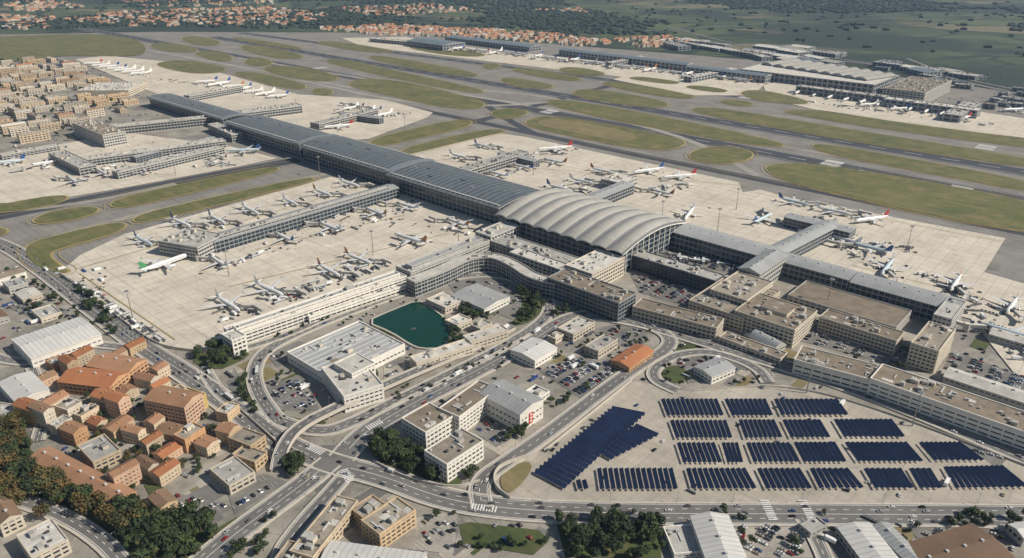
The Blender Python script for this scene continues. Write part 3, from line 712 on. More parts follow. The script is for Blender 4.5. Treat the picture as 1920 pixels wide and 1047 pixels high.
B3('office_building',(375,890),(430,912),(475,885),8,floors=2,wall='w_cream',roof='r_grey')
B3('office_building',(440,850),(478,868),(500,850),8,floors=2,wall='w_tan',roof='r_gravel')
B3('office_building',(430,820),(470,838),(497,818),10,floors=3,wall='w_tan',roof='r_gravel')
B3('office_building',(128,845),(175,868),(222,842),10,floors=3,wall='w_beige',roof='r_grey')
bar('tiled_hall',(75,850),(235,935),15,9,floors=3,wall='w_ora',roof='tile2',rt='gable',rise=3,band=.6)
B3('tiled_house',(265,940),(300,955),(330,938),8,floors=2,wall='w_tan',roof='tile3',rt='gable',rise=2)
B3('apartment_block',(0,1020),(60,1047),(125,1010),10,floors=3,wall='w_cream',roof='r_light',cl=12)
B3('apartment_block',(-60,960),(0,985),(40,965),10,floors=3,wall='w_cream',roof='tile3',rt='gable')
F=dict(wall='w_steel',glass='glassb',pitch=14,band=.3,floors=2)
bar('far_terminal',(1060,92),(1290,122),40,18,roof='r_blue',rt='vault',rise=4,**F)
bar('far_terminal',(1295,124),(1440,143),36,18,roof='r_blue',rt='vault',rise=4,**F)
B3('far_terminal_hall',(1420,122),(1640,160),(1690,142),22,roof='r_light',cl=0,**F)
for i in range(9):
    a=(1438+i*22,121+i*3.4); bar('hall_roof_bay',a,(a[0]+55,a[1]-8),34,25,roof='r_hall',rt='vault',rise=5,**F)
bar('far_terminal',(1500,160),(1660,182),30,17,roof='r_light',rt='flat',**F)
bar('far_terminal',(1665,183),(1835,207),34,17,roof='r_light',rt='flat',**F)
bar('far_pier',(1780,215),(1830,192),34,15,roof='r_grey',**F)
bar('far_pier',(1290,145),(1380,128),26,14,roof='r_light',**F)
bar('far_pier',(1140,118),(1210,105),22,14,roof='r_light',**F)
B3('far_office',(1670,160),(1735,175),(1775,150),26,roof='r_brown',wall='w_grey',floors=5,pitch=8)
B3('far_hangar',(780,75),(830,86),(870,80),18,roof='r_blue',rt='vault',rise=5,**F)
bar('far_terminal',(850,68),(1000,88),60,16,roof='r_blue',rt='gable',rise=4,**F)
bar('far_terminal',(700,72),(790,80),34,12,roof='r_light',**F)
for (u0,u1,v0,s) in ((1230,1420,78,.1),(1380,1560,92,.12),(1640,1800,115,.12),(1240,1340,72,.1),(1400,1540,80,.1)):
    for i in range(7):
        u=U(u0,u1); v=v0+(u-u0)*s+U(-4,6); bar('far_warehouse',(u,v),(u+U(25,60),v+U(4,9)),U(30,60),U(8,14),roof=random.choice(['r_light','r_blue','r_grey','r_metal','r_white']),rt=random.choice(['gable','flat']),**F)
for i in range(40):
    u=U(1640,1990); v=U(118,190)+(u-1640)*.12; bar('far_warehouse',(u,v),(u+U(15,35),v+U(2,5)),U(12,26),U(6,11),roof=random.choice(['r_light','r_blue','r_grey','r_brown']),rt='flat',**F)
def clash(x,y,m=0):
    for p in BLD:
        if abs(p[0][0]-x)<400 and abs(p[0][1]-y)<400 and inpoly(x,y,offset(ccw(p),m) if m else p): return True
    return False
RS=[(p[::2],w) for p,w,_,_ in ROADS if w<30]
def onroad(x,y,m=2):
    for p,w in RS:
        for q in p:
            if abs(q[0]-x)<w/2+m and abs(q[1]-y)<w/2+m: return True
    return False
reg=PP([(-250,285),(150,262),(175,228),(260,205),(270,185),(170,150),(150,118),(20,108),(-300,120)])
c0=P(100,190)
for i in range(-20,21):
    for j in range(-11,19):
        x=c0[0]+AX[0]*i*34+BX[0]*j*54+U(-4,4); y=c0[1]+AX[1]*i*34+BX[1]*j*54+U(-4,4)
        if not inpoly(x,y,reg) or clash(x,y,22) or R()<.14: continue
        building('apartment_block',rect(U(26,50),U(10,14)),(x,y),GB+(0 if R()<.8 else math.pi/2)+U(-.05,.05),U(8,16),floors=4,wall=random.choice(['w_beige','w_cream','w_tan','w_cream']),roof=random.choice(['r_gravel','r_light','r_gravel','tile2','r_grey','tile3','tile']),pitch=6,band=.5,cl=5,rt=random.choice(['flat','flat','gable']),rise=2.5)
reg=PP([(-150,480),(0,485),(110,560),(215,650),(200,665),(60,600),(-150,640)])
c0=P(50,560)
for i in range(-6,8):
    for j in range(-8,8):
        x=c0[0]+AX[0]*i*34+BX[0]*j*38+U(-5,5); y=c0[1]+AX[1]*i*34+BX[1]*j*38+U(-5,5)
        if not inpoly(x,y,reg) or clash(x,y,14) or R()<.2: continue
        building('workshop',rect(U(20,32),U(13,20)),(x,y),GB+random.choice([0,math.pi/2]),U(5,9),floors=2,wall=random.choice(['w_cream','w_white','w_grey']),roof=random.choice(['r_white','r_grey','r_light','tile3','r_metal','r_brown']),rt=random.choice(['gable','flat','gable']),rise=2,band=.65)
B3('apartment_block',(290,735),(345,765),(378,738),20,floors=6,wall='w_pink',roof='tile2',pitch=3.5,band=.6,cl=6,rt='gable',rise=3)
B3('tiled_hall',(145,690),(205,728),(240,700),11,floors=3,wall='w_ora',roof='tile',rt='gable',rise=4)
B3('tiled_hall',(180,675),(240,700),(275,675),11,floors=3,wall='w_ora',roof='tile2',rt='gable',rise=4)
reg=PP([(85,700),(150,665),(250,650),(330,715),(430,770),(455,830),(400,870),(350,895),(240,935),(225,890),(120,830),(60,790),(80,740)])
c0=P(260,790); ta=math.radians(62)
ux,uy=math.cos(ta),math.sin(ta)
for i in range(-9,10):
    for j in range(-9,10):
        x=c0[0]+ux*i*18.5-uy*j*19.5+U(-2.5,2.5); y=c0[1]+uy*i*18.5+ux*j*19.5+U(-2.5,2.5)
        if not inpoly(x,y,reg) or clash(x,y,6.5) or R()<.1: continue
        big=R()<.14
        lx=U(11,19) if not big else U(15,22); ly=U(7,13)
        rt='gable' if R()<.72 else 'flat'
        building('tiled_house' if rt=='gable' else 'town_house',rect(lx,ly),(x,y),ta+random.choice([0,math.pi/2])+U(-.15,.15),U(5,12) if not big else U(12,17),floors=3 if not big else 5,wall=random.choice(['w_tan','w_beige','w_yel','w_pink','w_cream','w_tan','w_beige','w_ora']),
          roof=(random.choice(['tile','tile','tile','tile2','tile2','tile3']) if rt=='gable' else random.choice(['r_gravel','r_brown','r_grey','r_light'])),rt=rt,rise=U(1.6,2.8),pitch=3,band=.66,cl=4,pw=.24)
# ================================================================ SOLAR
def solar(tl,tr,br,bl,n):
    q=[P(*x,3) for x in (tl,tr,br,bl)]; c=cnt(q); mb=MB()
    ang=math.atan2(q[3][1]-q[0][1],q[3][0]-q[0][0])
    ca,sa=math.cos(-ang),math.sin(-ang)
    loc=lambda x,y:((x-c[0])*ca-(y-c[1])*sa,(x-c[0])*sa+(y-c[1])*ca)
    for i in range(n):
        t=(i+.5)/n
        a=loc(q[0][0]+(q[1][0]-q[0][0])*t,q[0][1]+(q[1][1]-q[0][1])*t); b_=loc(q[3][0]+(q[2][0]-q[3][0])*t,q[3][1]+(q[2][1]-q[3][1])*t)
        L=math.hypot(b_[0]-a[0],b_[1]-a[1]); dx,dy=(b_[0]-a[0])/L,(b_[1]-a[1])/L
        w=math.hypot(q[1][0]-q[0][0],q[1][1]-q[0][1])/n
        ex=q[1][0]-q[0][0],q[1][1]-q[0][1]; el=math.hypot(*ex); e2=loc(c[0]+ex[0]/el,c[1]+ex[1]/el)
        perp=abs(e2[0]*dy-e2[1]*dx); w*=perp*.76
        nx,ny=-dy*w/2,dx*w/2
        z1,z2=(3.7,2.5) if ny>0 else (2.5,3.7)
        Q=[(a[0]+nx,a[1]+ny,z1),(b_[0]+nx,b_[1]+ny,z1),(b_[0]-nx,b_[1]-ny,z2),(a[0]-nx,a[1]-ny,z2)]
        mb.face(Q,'solar'); mb.face([(x,y,z-.15) for x,y,z in Q][::-1],'unit')
        for e in range(4):
            f=(e+1)%4; mb.face([Q[e],Q[f],(Q[f][0],Q[f][1],Q[f][2]-.3),(Q[e][0],Q[e][1],Q[e][2]-.3)],'unit')
        k=max(2,int(L/7))
        for m_ in range(k):
            s=(m_+.5)/k; mb.box(a[0]+(b_[0]-a[0])*s,a[1]+(b_[1]-a[1])*s,0,.25,.25,3.0,'steel',bottom=False)
    mb.obj('solar_panel_array',(c[0],c[1],0),ang)
SOL=[[(1238,748),(1345,748),(1358,779),(1250,779),12],[(1357,748),(1436,748),(1450,779),(1372,779),9],[(1450,748),(1570,748),(1592,778),(1464,778),13],
[(1255,788),(1362,788),(1374,821),(1267,821),12],[(1384,787),(1452,787),(1468,820),(1396,821),8],[(1466,787),(1538,787),(1558,820),(1482,820),8],[(1562,786),(1672,786),(1698,819),(1582,819),12],
[(1268,830),(1340,830),(1355,867),(1280,867),8],[(1352,830),(1384,830),(1394,867),(1364,867),4],[(1398,830),(1480,830),(1500,866),(1412,866),9],[(1487,829),(1566,829),(1588,866),(1506,866),9],[(1583,829),(1700,829),(1732,865),(1608,865),13],[(1722,829),(1800,829),(1848,863),(1750,863),9],
[(1118,878),(1262,878),(1272,917),(1124,917),14],[(1285,878),(1398,878),(1420,916),(1296,916),11],[(1418,878),(1500,878),(1524,916),(1436,916),8],[(1517,878),(1590,878),(1622,915),(1535,915),7],[(1618,878),(1690,878),(1714,915),(1640,915),7],[(1703,878),(1745,878),(1768,915),(1724,915),4],[(1768,875),(1880,873),(1930,913),(1790,915),12],
[(1150,762),(1000,886),(1058,917),(1212,774),21],[(1195,795),(1110,842),(1145,862),(1238,814),9],[(1078,900),(1100,900),(1105,917),(1083,917),2]]
for s in SOL: solar(*s)
# ================================================================ AIRLINERS
M['pwhite']=flatm('aircraft_white',(.86,.86,.85),.3); M['pgrey']=flatm('aircraft_grey',(.68,.69,.7),.35)
M['tred']=flatm('tail_red',(.42,.05,.05),.35); M['tblue']=flatm('tail_blue',(.04,.1,.3),.35); M['tgreen']=flatm('tail_green',(.07,.26,.12),.35)
M['torange']=flatm('tail_orange',(.5,.2,.05),.35); M['bpaint']=flatm('fuselage_pale_blue',(.6,.7,.75),.3)
def airliner(tail,body='pwhite',eng=None):
    mb=MB(); n=12
    sec=[(23,.2,3.6),(22,1.0,3.7),(20.5,1.6,3.9),(18,2.05,4.0),(14,2.15,4.0),(-8,2.15,4.0),(-14,1.7,4.4),(-19,1.0,5.0),(-22.5,.35,5.4)]
    mb.grid([[(x,r*math.cos(2*math.pi*k/n),zc+r*math.sin(2*math.pi*k/n)) for k in range(n)] for x,r,zc in sec],body,close=True)
    def wing(x0,c0,x1,c1,y0,y1,z0,z1,th,k):
        for s in (1,-1):
            a=[(x0+c0/2,s*y0,z0),(x0,s*y0,z0+th/2),(x0-c0/2,s*y0,z0),(x0,s*y0,z0-th/2)]
            b_=[(x1+c1/2,s*y1,z1),(x1,s*y1,z1+th*.15),(x1-c1/2,s*y1,z1),(x1,s*y1,z1-th*.15)]
            mb.grid([a,b_],k,close=True); mb.face(b_,k)
    wing(2,9,-2.5,4.5,0,7,3.2,3.7,.9,'pgrey'); wing(-2.5,4.5,-8,1.8,7,21,3.7,4.9,.6,'pgrey')
    for s in (1,-1): mb.face([(-7.2,s*21,4.9),(-8.8,s*21,4.9),(-9.6,s*21.8,7),(-8.8,s*21.8,7)],tail)
    wing(-19,4,-22,1.6,0,7.5,5.2,5.7,.4,'pwhite')
    a=[(-14.5,0,5.6),(-18.5,.25,5.6),(-22,0,5.6),(-18.5,-.25,5.6)]; b_=[(-20.5,0,12.4),(-21.8,.1,12.4),(-23.5,0,12.4),(-21.8,-.1,12.4)]
    mb.grid([a,b_],tail,close=True); mb.face(b_,tail)
    for s in (1,-1):
        y=s*7.2
        E=[(3.2,.95),(2.6,1.25),(0,1.2),(-2.2,.7)]
        mb.grid([[(x+1.0,y+r*math.cos(2*math.pi*k/10),2.2+r*math.sin(2*math.pi*k/10)) for k in range(10)] for x,r in E],eng or 'pgrey',close=True)
        mb.face([(4.1,y+.9*math.cos(2*math.pi*k/10),2.2+.9*math.sin(2*math.pi*k/10)) for k in range(10)],'unitd')
        mb.box(.5,y,3.2,3,.3,.6,'pgrey')
        mb.box(-1.5,s*3,0,1.4,.9,1.3,'unitd'); mb.box(-1.5,s*3,1.3,.4,.4,2,'steel')
        mb.face([(17,s*2.14,4.3),(17,s*2.11,4.65),(-9,s*2.11,4.65),(-9,s*2.14,4.3)],'unitd')
    mb.box(17.5,0,0,1,.6,1,'unitd'); mb.box(17.5,0,1,.3,.3,1.4,'steel')
    mb.face([(21.9,-.85,4.55),(21.9,.85,4.55),(21.1,1.0,5.15),(21.1,-1.0,5.15)],'glass')
    return mb.mesh('airliner')
PL={k:airliner(k,b_,e) for k,b_,e in (('tred','pwhite',None),('tblue','pwhite',None),('tgreen','pwhite',None),('torange','pwhite',None),('pwhite','pwhite',None))}
PL['lb']=airliner('tblue','bpaint')
mb=MB()
def tun(a,b_,w,h,z):
    L=math.hypot(b_[0]-a[0],b_[1]-a[1]); mb.box((a[0]+b_[0])/2,(a[1]+b_[1])/2,z,L,w,h,'w_grey',math.atan2(b_[1]-a[1],b_[0]-a[0]),top='r_light')
mb.box(16.5,3.6,3.2,3.6,3.4,3.2,'w_dark',.2); tun((16.5,5.2),(27,13),3,2.9,3.4); mb.box(19,7,0,.7,2.6,3.4,'steel',.6)
mb.prism([(28.5+2.6*math.cos(k*math.pi/4),14+2.6*math.sin(k*math.pi/4)) for k in range(8)],0,7,'w_grey','r_light')
tun((30,14),(42,14),3,2.9,3.6)
JB=mb.mesh('jet_bridge')
def carmesh(k,kind='car'):
    mb=MB()
    if kind=='car':
        prof=[(-2.15,.35),(-2.2,.85),(-1.9,.95),(-1.5,1.02),(-.95,1.45),(.35,1.45),(1.05,1.0),(2.0,.82),(2.2,.6),(2.15,.35)]
        w=.88
        A=[(x,-w+(.18 if z>1.2 else 0),z) for x,z in prof]; B=[(x,w-(.18 if z>1.2 else 0),z) for x,z in prof]
        mb.face(A,k); mb.face(B[::-1],k)
        for i in range(len(prof)):
            j=(i+1)%len(prof); g='glass' if (i in(3,5)) else k
            mb.face([A[i],B[i],B[j],A[j]][::-1],g)
        for s in (-1,1): mb.face([(-1.35,s*.885,1.0),(.9,s*.885,1.0),(.35,s*.725,1.38),(-.9,s*.725,1.38)],'glass')
        wh=[(-1.35,.33),(1.35,.33)]; ww=.9
    elif kind=='van':
        mb.box(-.6,0,.5,4.2,2,2.1,k); mb.box(2.1,0,.5,1.2,1.9,1.3,k); mb.box(2.0,0,1.8,.8,1.7,.5,'glass'); wh=[(-1.7,.4),(1.7,.4)]; ww=.95
    elif kind=='truck':
        mb.box(-1.4,0,1,7,2.4,2.6,'pwhite'); mb.box(3.4,0,.7,1.9,2.3,2.1,k); mb.box(3.9,0,1.8,1.0,2.35,.8,'glass'); wh=[(-3.5,.5),(-2.2,.5),(3.2,.5)]; ww=1.1
    elif kind=='bus':
        mb.box(0,0,.4,12,2.5,2.7,k); mb.box(0,0,1.5,12.06,2.56,.95,'glass'); wh=[(-4,.5),(4,.5)]; ww=1.15
    elif kind=='cart':
        for i in range(4):
            mb.box(-i*3.4,0,.5,2.8,1.5,.25,'unit'); mb.box(-i*3.4,0,.75,2.4,1.4,1.2,'w_dark' if i%2 else 'c_grey'); mb.box(-i*3.4-1.7,0,.5,.7,.1,.1,'unitd')
        mb.box(3.2,0,.35,2.4,1.3,.8,k); mb.box(2.8,0,1.15,.9,1.1,.8,'glass'); wh=[(2.5,.3),(4,.3),(-9,.3),(0,.3)]; ww=.6
    elif kind=='container':
        mb.box(0,0,0,12,2.4,2.6,k)
        for i in range(15):
            for s in (-1,1): mb.box(-5.6+i*.8,s*1.23,.15,.3,.06,2.3,k)
        wh=[];ww=1
    for x,r in wh:
        for s in (-1,1):
            p=[(x+r*math.cos(a*math.pi/4),r+r*math.sin(a*math.pi/4)) for a in range(8)]
            mb.grid([[(a,s*ww,z) for a,z in p],[(a,s*(ww-.22),z) for a,z in p]],'unitd',close=True); mb.face([(a,s*ww,z) for a,z in p],'unitd')
    return mb.mesh('parked_car' if kind=='car' else kind)
cc={'white':(.65,.65,.64),'silver':(.35,.36,.37),'grey':(.11,.115,.12),'black':(.015,.015,.018),'red':(.28,.02,.02),'blue':(.03,.07,.2),'beige':(.37,.32,.25)}
CARS=[]
for k,c in cc.items():
    M['c_'+k]=flatm('car_paint_'+k,c,.25); CARS.append(carmesh('c_'+k))
CW=[CARS[0]]*4+[CARS[1]]*4+[CARS[2]]*5+[CARS[3]]*5+[CARS[4],CARS[5],CARS[6]]
VAN=carmesh('c_white','van'); TRK=carmesh('c_white','truck'); BUS=carmesh('c_white','bus'); CART=carmesh('c_silver','cart')
CONT=[carmesh('c_'+k,'container') for k in ('blue','silver','white','grey')]
def plane(u,v,hd,k=None,sc=1.0,jb=True,gse=3):
    x,y=P(u,v); ang={'a':GA,'-a':GA+math.pi,'b':GB,'-b':GB+math.pi}.get(hd,None)
    if ang is None: ang=math.radians(hd)
    ang+=U(-.08,.08)
    inst('airliner',PL[k or random.choice(['tred','tblue','pwhite','torange','tblue','pwhite','pwhite'])],(x,y,1.0),ang,sc)
    if jb: inst('jet_bridge',JB,(x,y,1.0),ang,sc)
    ca,sa=math.cos(ang),math.sin(ang)
    for _ in range(gse):
        lx,ly=random.choice([(U(0,14),U(-10,-6)),(U(-14,-8),U(-9,9)),(U(8,20),U(-16,-5)),(U(24,30),U(-16,8)),(U(-5,10),U(20,26))])
        nm,me=random.choice([('service_van',VAN),('catering_truck',TRK),('baggage_train',CART),('baggage_train',CART),('airport_bus',BUS),('service_car',CARS[2])])
        inst(nm,me,(x+lx*ca-ly*sa,y+lx*sa+ly*ca,1.0),ang+random.choice([0,1.57,3.14,.5]))
for a in [(270,458,'-a','lb',1),(340,424,'-a'),(408,418,'-a'),(470,400,'-a'),(545,384,'-a'),(605,367,'-a'),(655,350,'-a'),
 (412,498,'a'),(535,452,'a'),(620,432,'a'),(706,404,'a','torange'),(765,392,'a'),(858,424,'a'),
 (428,577,'-a'),(505,550,'-a'),(617,514,'-a','tred'),(672,492,'-a'),
 (905,278,'-a'),(935,332,'a'),(860,298,'-a'),(1040,308,'a'),(1048,358,'-a'),(1128,325,'-a'),(1240,366,'a','tred'),(980,318,'a'),(1090,345,'-a'),
 (1430,416,'b','lb',1.1),(1487,384,'-a','lb',1),(1560,402,'-a'),(1630,472,'a','lb',1.1),(1580,455,'a'),
 (1662,508,-132,'lb',1.1),(1790,538,-132,'tred',1.1),(1895,580,-132,'tblue'),(1890,632,'a','lb',1.15),
 (85,312,-140,'torange',1.15),(15,310,-150,'lb',1.2),(195,330,'a','tred'),(270,325,'a'),(140,345,'a')]:
    plane(a[0],a[1],a[2],a[3] if len(a)>3 else None,a[4] if len(a)>4 else U(.95,1.12),gse=4)
for a in [(312,502,60,'tgreen',1.35),(770,456,'a','torange',1.25),(1040,285,-165,'tred',1.45),(1215,326,-160,'tblue',1.25),(1273,337,-165,'tred',1.25),(1292,407,-120,'tblue',1.1),(1632,418,-165,'tred',1.2),
 (635,242,-160,'tred',1.3),(457,288,-175,'lb',1.3),(415,298,'a','tred',.9),(1685,208,-165,'tblue',1.1),(1800,226,-165,'tred',1.2),(1628,200,-160,None,1.1),(1900,210,-165,'tblue',1.2)]:
    plane(a[0],a[1],a[2],a[3],a[4],jb=False,gse=4)
for i in range(7): plane(390+i*22+U(-4,4),157+i*4.5,'-b' if i%2 else -150,None,U(1.1,1.5),jb=False,gse=2)
for i in range(7): plane(175+i*15,122+i*3.2,-150,None,U(1.1,1.5),jb=False,gse=1)
for i in range(5): plane(655+i*16,207+i*3-(i%2)*8,'a' if i%2 else '-b',None,1.1,gse=3)
for i in range(24): plane(860+i*24+U(-4,4),93+i*2.65+U(-1,2),'a' if i%3 else '-b',None,U(1,1.5),jb=i%2==0,gse=3)
for i in range(10): plane(1500+i*30,176+i*4.4,'-b',None,U(1,1.4),jb=False,gse=3)
for i in range(9): plane(700+i*20,77+i*2.2,'a',None,1.2,jb=False,gse=2)
for i in range(6): plane(300+i*24+U(-5,5),290+U(-8,22),'a',None,.7,jb=False,gse=4)
def scatter_line(u1,v1,u2,v2,n,spread,zc=1.0,vans=.4):
    a,b_=P(u1,v1),P(u2,v2); an=math.atan2(b_[1]-a[1],b_[0]-a[0])
    for i in range(n):
        t=R(); x=a[0]+(b_[0]-a[0])*t+U(-spread,spread); y=a[1]+(b_[1]-a[1])*t+U(-spread,spread)
        if clash(x,y,1.5): continue
        me=random.choice([VAN,TRK,CART,CART,BUS]) if R()<vans else random.choice(CW)
        inst('parked_car' if me in CARS else {VAN:'service_van',TRK:'cargo_truck',CART:'baggage_train',BUS:'airport_bus'}[me],me,(x,y,zc),an+random.choice([0,1.57,3.14,1.57]))
for a in [(130,525,300,640,110,4),(420,500,760,395,50,8),(380,480,600,420,24,14),(420,640,760,530,40,10),(430,600,720,500,50,9),(850,330,1000,300,30,10),(1150,360,1290,350,30,10),(1020,350,1150,370,34,12),(1300,450,1480,500,50,10),
 (1480,440,1700,470,44,12),(1450,420,1600,410,24,12),(1700,500,1900,600,44,10),(1820,580,1920,680,40,10),(1230,480,1400,505,60,6),(120,330,430,285,70,14),(200,310,420,270,50,10),(600,400,900,440,50,14),(500,560,700,500,34,10),(930,300,1100,280,24,10),(1540,440,1700,530,34,12),
 (1500,190,1850,235,60,14),(1100,120,1450,160,80,16),(640,225,760,215,40,12),(300,150,560,190,60,16)]:
    scatter_line(*a)
for p,d in LOTS:
    q=ccw(PP(p)); xs=[a[0] for a in q]; ys=[a[1] for a in q]; cx,cy=cnt(q); an=GB
    ca,sa=math.cos(an),math.sin(an); rr=max(max(xs)-min(xs),max(ys)-min(ys))
    yy=-rr; k=0; inn=offset(q,-1.5); mb=MB()
    while yy<rr:
        xx=-rr
        while xx<rr:
            x,y=cx+xx*ca-yy*sa,cy+xx*sa+yy*ca
            if inpoly(x,y,inn) and not clash(x,y,2.5) and not onroad(x,y,1):
                if d>.25: mb.box(x-1.35*ca-cx,y-1.35*sa-cy,0,.18,4.8,.01,'white',an,bottom=False)
                if R()<d: inst('parked_car',random.choice(CW),(x+U(-.1,.1),y+U(-.3,.3),.45),an+math.pi/2+random.choice([0,math.pi])+U(-.04,.04),1.05)
            xx+=2.7
        k+=1; yy+=5.2 if k%2 else 11
    if mb.f: mb.obj('parking_bay_marking',(cx,cy,.46))
for pts,w,dn,el in ROADS:
    if dn<=0: continue
    for side in (1,-1):
        for ln in ((.13,.36) if w>14 else (.22,)):
            a,b_=strip_poly(pts,2*w*ln); q=a if side>0 else b_; s=U(5,30); acc=0
            for i in range(len(q)-1):
                sl=math.hypot(q[i+1][0]-q[i][0],q[i+1][1]-q[i][1])
                while acc+sl>s and sl>0:
                    f=(s-acc)/sl; x=q[i][0]+(q[i+1][0]-q[i][0])*f; y=q[i][1]+(q[i+1][1]-q[i][1])*f
                    an=math.atan2(q[i+1][1]-q[i][1],q[i+1][0]-q[i][0])+(0 if side<0 else math.pi)
                    z=1.05 if not el else el(i/(len(q)-1))+1.02
                    t=R(); nm,me=('car',random.choice(CW)) if t<.93 else (('delivery_van',VAN) if t<.97 else (('cargo_truck',TRK) if t<.985 else ('bus',BUS)))
                    if y<1600 and not clash(x,y): inst(nm,me,(x,y,z),an)
                    s+=U(4,26)/dn
                acc+=sl
for (u0,v0,u1,v1,n) in ((120,700,460,900,150),(0,500,200,660,130),(500,560,1000,760,110),(1000,600,1450,720,120),(950,740,1900,940,60),(0,120,300,290,250),(650,950,1900,1045,90),(1500,600,1900,760,80),(1640,120,1920,200,60)):
    for i in range(n):
        x,y=P(U(u0,u1),U(v0,v1))
        if clash(x,y,2.5) or inpoly(x,y,pw_) or onroad(x,y,3): continue
        q=R()
        if q<.86: inst('parked_car',random.choice(CW),(x,y,.45),random.choice([GA,GB,ta,ta+1.57]))
        elif q<.95: inst('shipping_container',random.choice(CONT),(x,y,.3),random.choice([GA,GB]),U(.5,.9))
        else: inst('cargo_truck',TRK,(x,y,.45),random.choice([GA,GB]))
mb=MB(); n=8
mb.grid([[(r*math.cos(2*math.pi*k/n),r*math.sin(2*math.pi*k/n),z) for k in range(n)] for r,z in ((.6,0),(.4,15),(.25,32))],'steel',close=True)
mb.prism([(2*math.cos(k*math.pi/4),2*math.sin(k*math.pi/4)) for k in range(8)],31.6,32.1,'steel','steel',True)
for k in range(6):
    a=k*math.pi/3; mb.box(2.1*math.cos(a),2.1*math.sin(a),30.9,.9,.9,.7,'unit',a)
MAST=mb.mesh('floodlight_mast')
for u,v in ((1512,738),(1345,435),(1550,575),(430,520),(250,600),(700,480),(1240,420),(1700,470),(1000,330),(860,460),(600,330),(1380,395),(1710,800),(330,330),(760,250)): inst('floodlight_mast',MAST,(*P(u,v),0))
mb=MB()
mb.grid([[(r*math.cos(2*math.pi*k/6),r*math.sin(2*math.pi*k/6),z) for k in range(6)] for r,z in ((.14,0),(.08,9))],'steel',close=True)
mb.box(1,0,8.9,2.2,.12,.12,'steel'); mb.box(2.1,0,8.8,.8,.35,.16,'unit')
LAMP=mb.mesh('street_lamp')
for pts,w,dn,el in ROADS:
    if w<9 or pts[0][1]>1700: continue
    a,b_=strip_poly(pts,w+2.4); acc=0; s=10
    for i in range(len(a)-1):
        acc+=math.hypot(a[i+1][0]-a[i][0],a[i+1][1]-a[i][1])
        if acc>s:
            s=acc+34; an=math.atan2(b_[i][1]-a[i][1],b_[i][0]-a[i][0])
            if a[i][1]<1100: inst('street_lamp',LAMP,(*a[i],(el(i/(len(a)-1)) if el else 0)+.9),an)
# ================================================================ TREES
def leafmat(n,c,c2):
    m,nt,b=newmat(n); v=gvec(nt); nt.links.new(objtint(nt,mixc(nt,noise(nt,v,.35,3,.6,.3,.7),c,c2),.3),b.inputs['Base Color']); b.inputs['Roughness'].default_value=.8; return m
M['leafd']=leafmat('dark_foliage',(.018,.034,.01),(.034,.056,.017)); M['leafm']=leafmat('green_foliage',(.03,.052,.013),(.06,.088,.024))
M['leafa']=leafmat('autumn_foliage',(.1,.07,.02),(.16,.105,.03)); M['leafo']=leafmat('olive_foliage',(.05,.06,.017),(.095,.092,.03)); M['bark']=simple('bark',(.1,.075,.05),.9,.3,2)
def tree(seed,pal,hh=11,rr=4.5,nl=520):
    rd=random.Random(seed); mb=MB(); n=6
    mb.grid([[(r*math.cos(2*math.pi*k/n),r*math.sin(2*math.pi*k/n),z) for k in range(n)] for r,z in ((.38,0),(.26,hh*.3),(.12,hh*.7))],'bark',close=True)
    cl=[]
    for i in range(7):
        a=rd.uniform(0,6.28); q=rd.uniform(.25,.75)*rr; z=hh*rd.uniform(.42,.8); cl.append((q*math.cos(a),q*math.sin(a),z,rr*rd.uniform(.35,.55)))
        mb.grid([[(.12*math.cos(t),.12*math.sin(t),hh*.3) for t in (0,2,4)],[(q*math.cos(a)+.05*math.cos(t),q*math.sin(a)+.05*math.sin(t),z) for t in (0,2,4)]],'bark',close=True)
    cl.append((0,0,hh*.78,rr*.6)); cl.append((0,0,hh*.55,rr*.6))
    for i in range(nl):
        c=cl[i%len(cl)]; d=Vector((rd.gauss(0,1),rd.gauss(0,1),rd.gauss(0,1))).normalized()*c[3]*rd.uniform(.7,1.08)
        p=Vector(c[:3])+Vector((d.x,d.y,d.z*.8)); s=rd.uniform(.4,.75)
        nn=(d.normalized()+Vector((rd.uniform(-.6,.6),rd.uniform(-.6,.6),rd.uniform(-.4,.6)))).normalized()
        t1=nn.orthogonal().normalized(); t2=nn.cross(t1)
        mb.face([tuple(p+t1*s),tuple(p+t2*s*.8),tuple(p-t1*s*.9),tuple(p-t2*s)],pal[0] if (i%len(cl))%3 else pal[1])
    return mb.mesh('broadleaf_tree')
TG=[tree(1,('leafd','leafm')),tree(2,('leafm','leafd'),12,5),tree(3,('leafd','leafo'),9,4),tree(4,('leafm','leafo'),8,3.6)]
TA=[tree(5,('leafa','leafo'),13,5.5),tree(6,('leafo','leafa'),12,5)]
def trees(poly,n,pal,s0=.8,s1=1.2):
    q=PP(poly); xs=[a[0] for a in q]; ys=[a[1] for a in q]; k=t=0
    while k<n and t<n*15:
        t+=1; x,y=U(min(xs),max(xs)),U(min(ys),max(ys))
        if inpoly(x,y,q) and not clash(x,y,1.5) and not onroad(x,y,-1) and not inpoly(x,y,pw_): k+=1; inst('broadleaf_tree',random.choice(pal),(x,y,.25),U(0,6.28),U(s0,s1))
trees([(-80,780),(40,790),(60,850),(75,880),(50,920),(-80,890)],60,TG+TA+TA,1,1.5)
trees([(30,890),(120,890),(250,945),(290,985),(250,1010),(150,965),(40,930)],50,TA+TA+TG[:2],1,1.5)
trees([(210,960),(290,950),(400,985),(420,1010),(350,1080),(260,1070)],60,TG,1,1.5)
trees([(-60,900),(30,920),(130,980),(90,990),(-60,940)],15,TA,1,1.3)
trees([(690,835),(720,818),(790,850),(800,875),(860,900),(850,912),(750,885),(700,865)],42,TG,.8,1.3)
trees([(360,672),(400,650),(460,655),(465,672),(400,698)],26,TG,.8,1.2)
trees([(1045,975),(1235,978),(1240,1047),(1070,1060)],50,TG,.8,1.2)
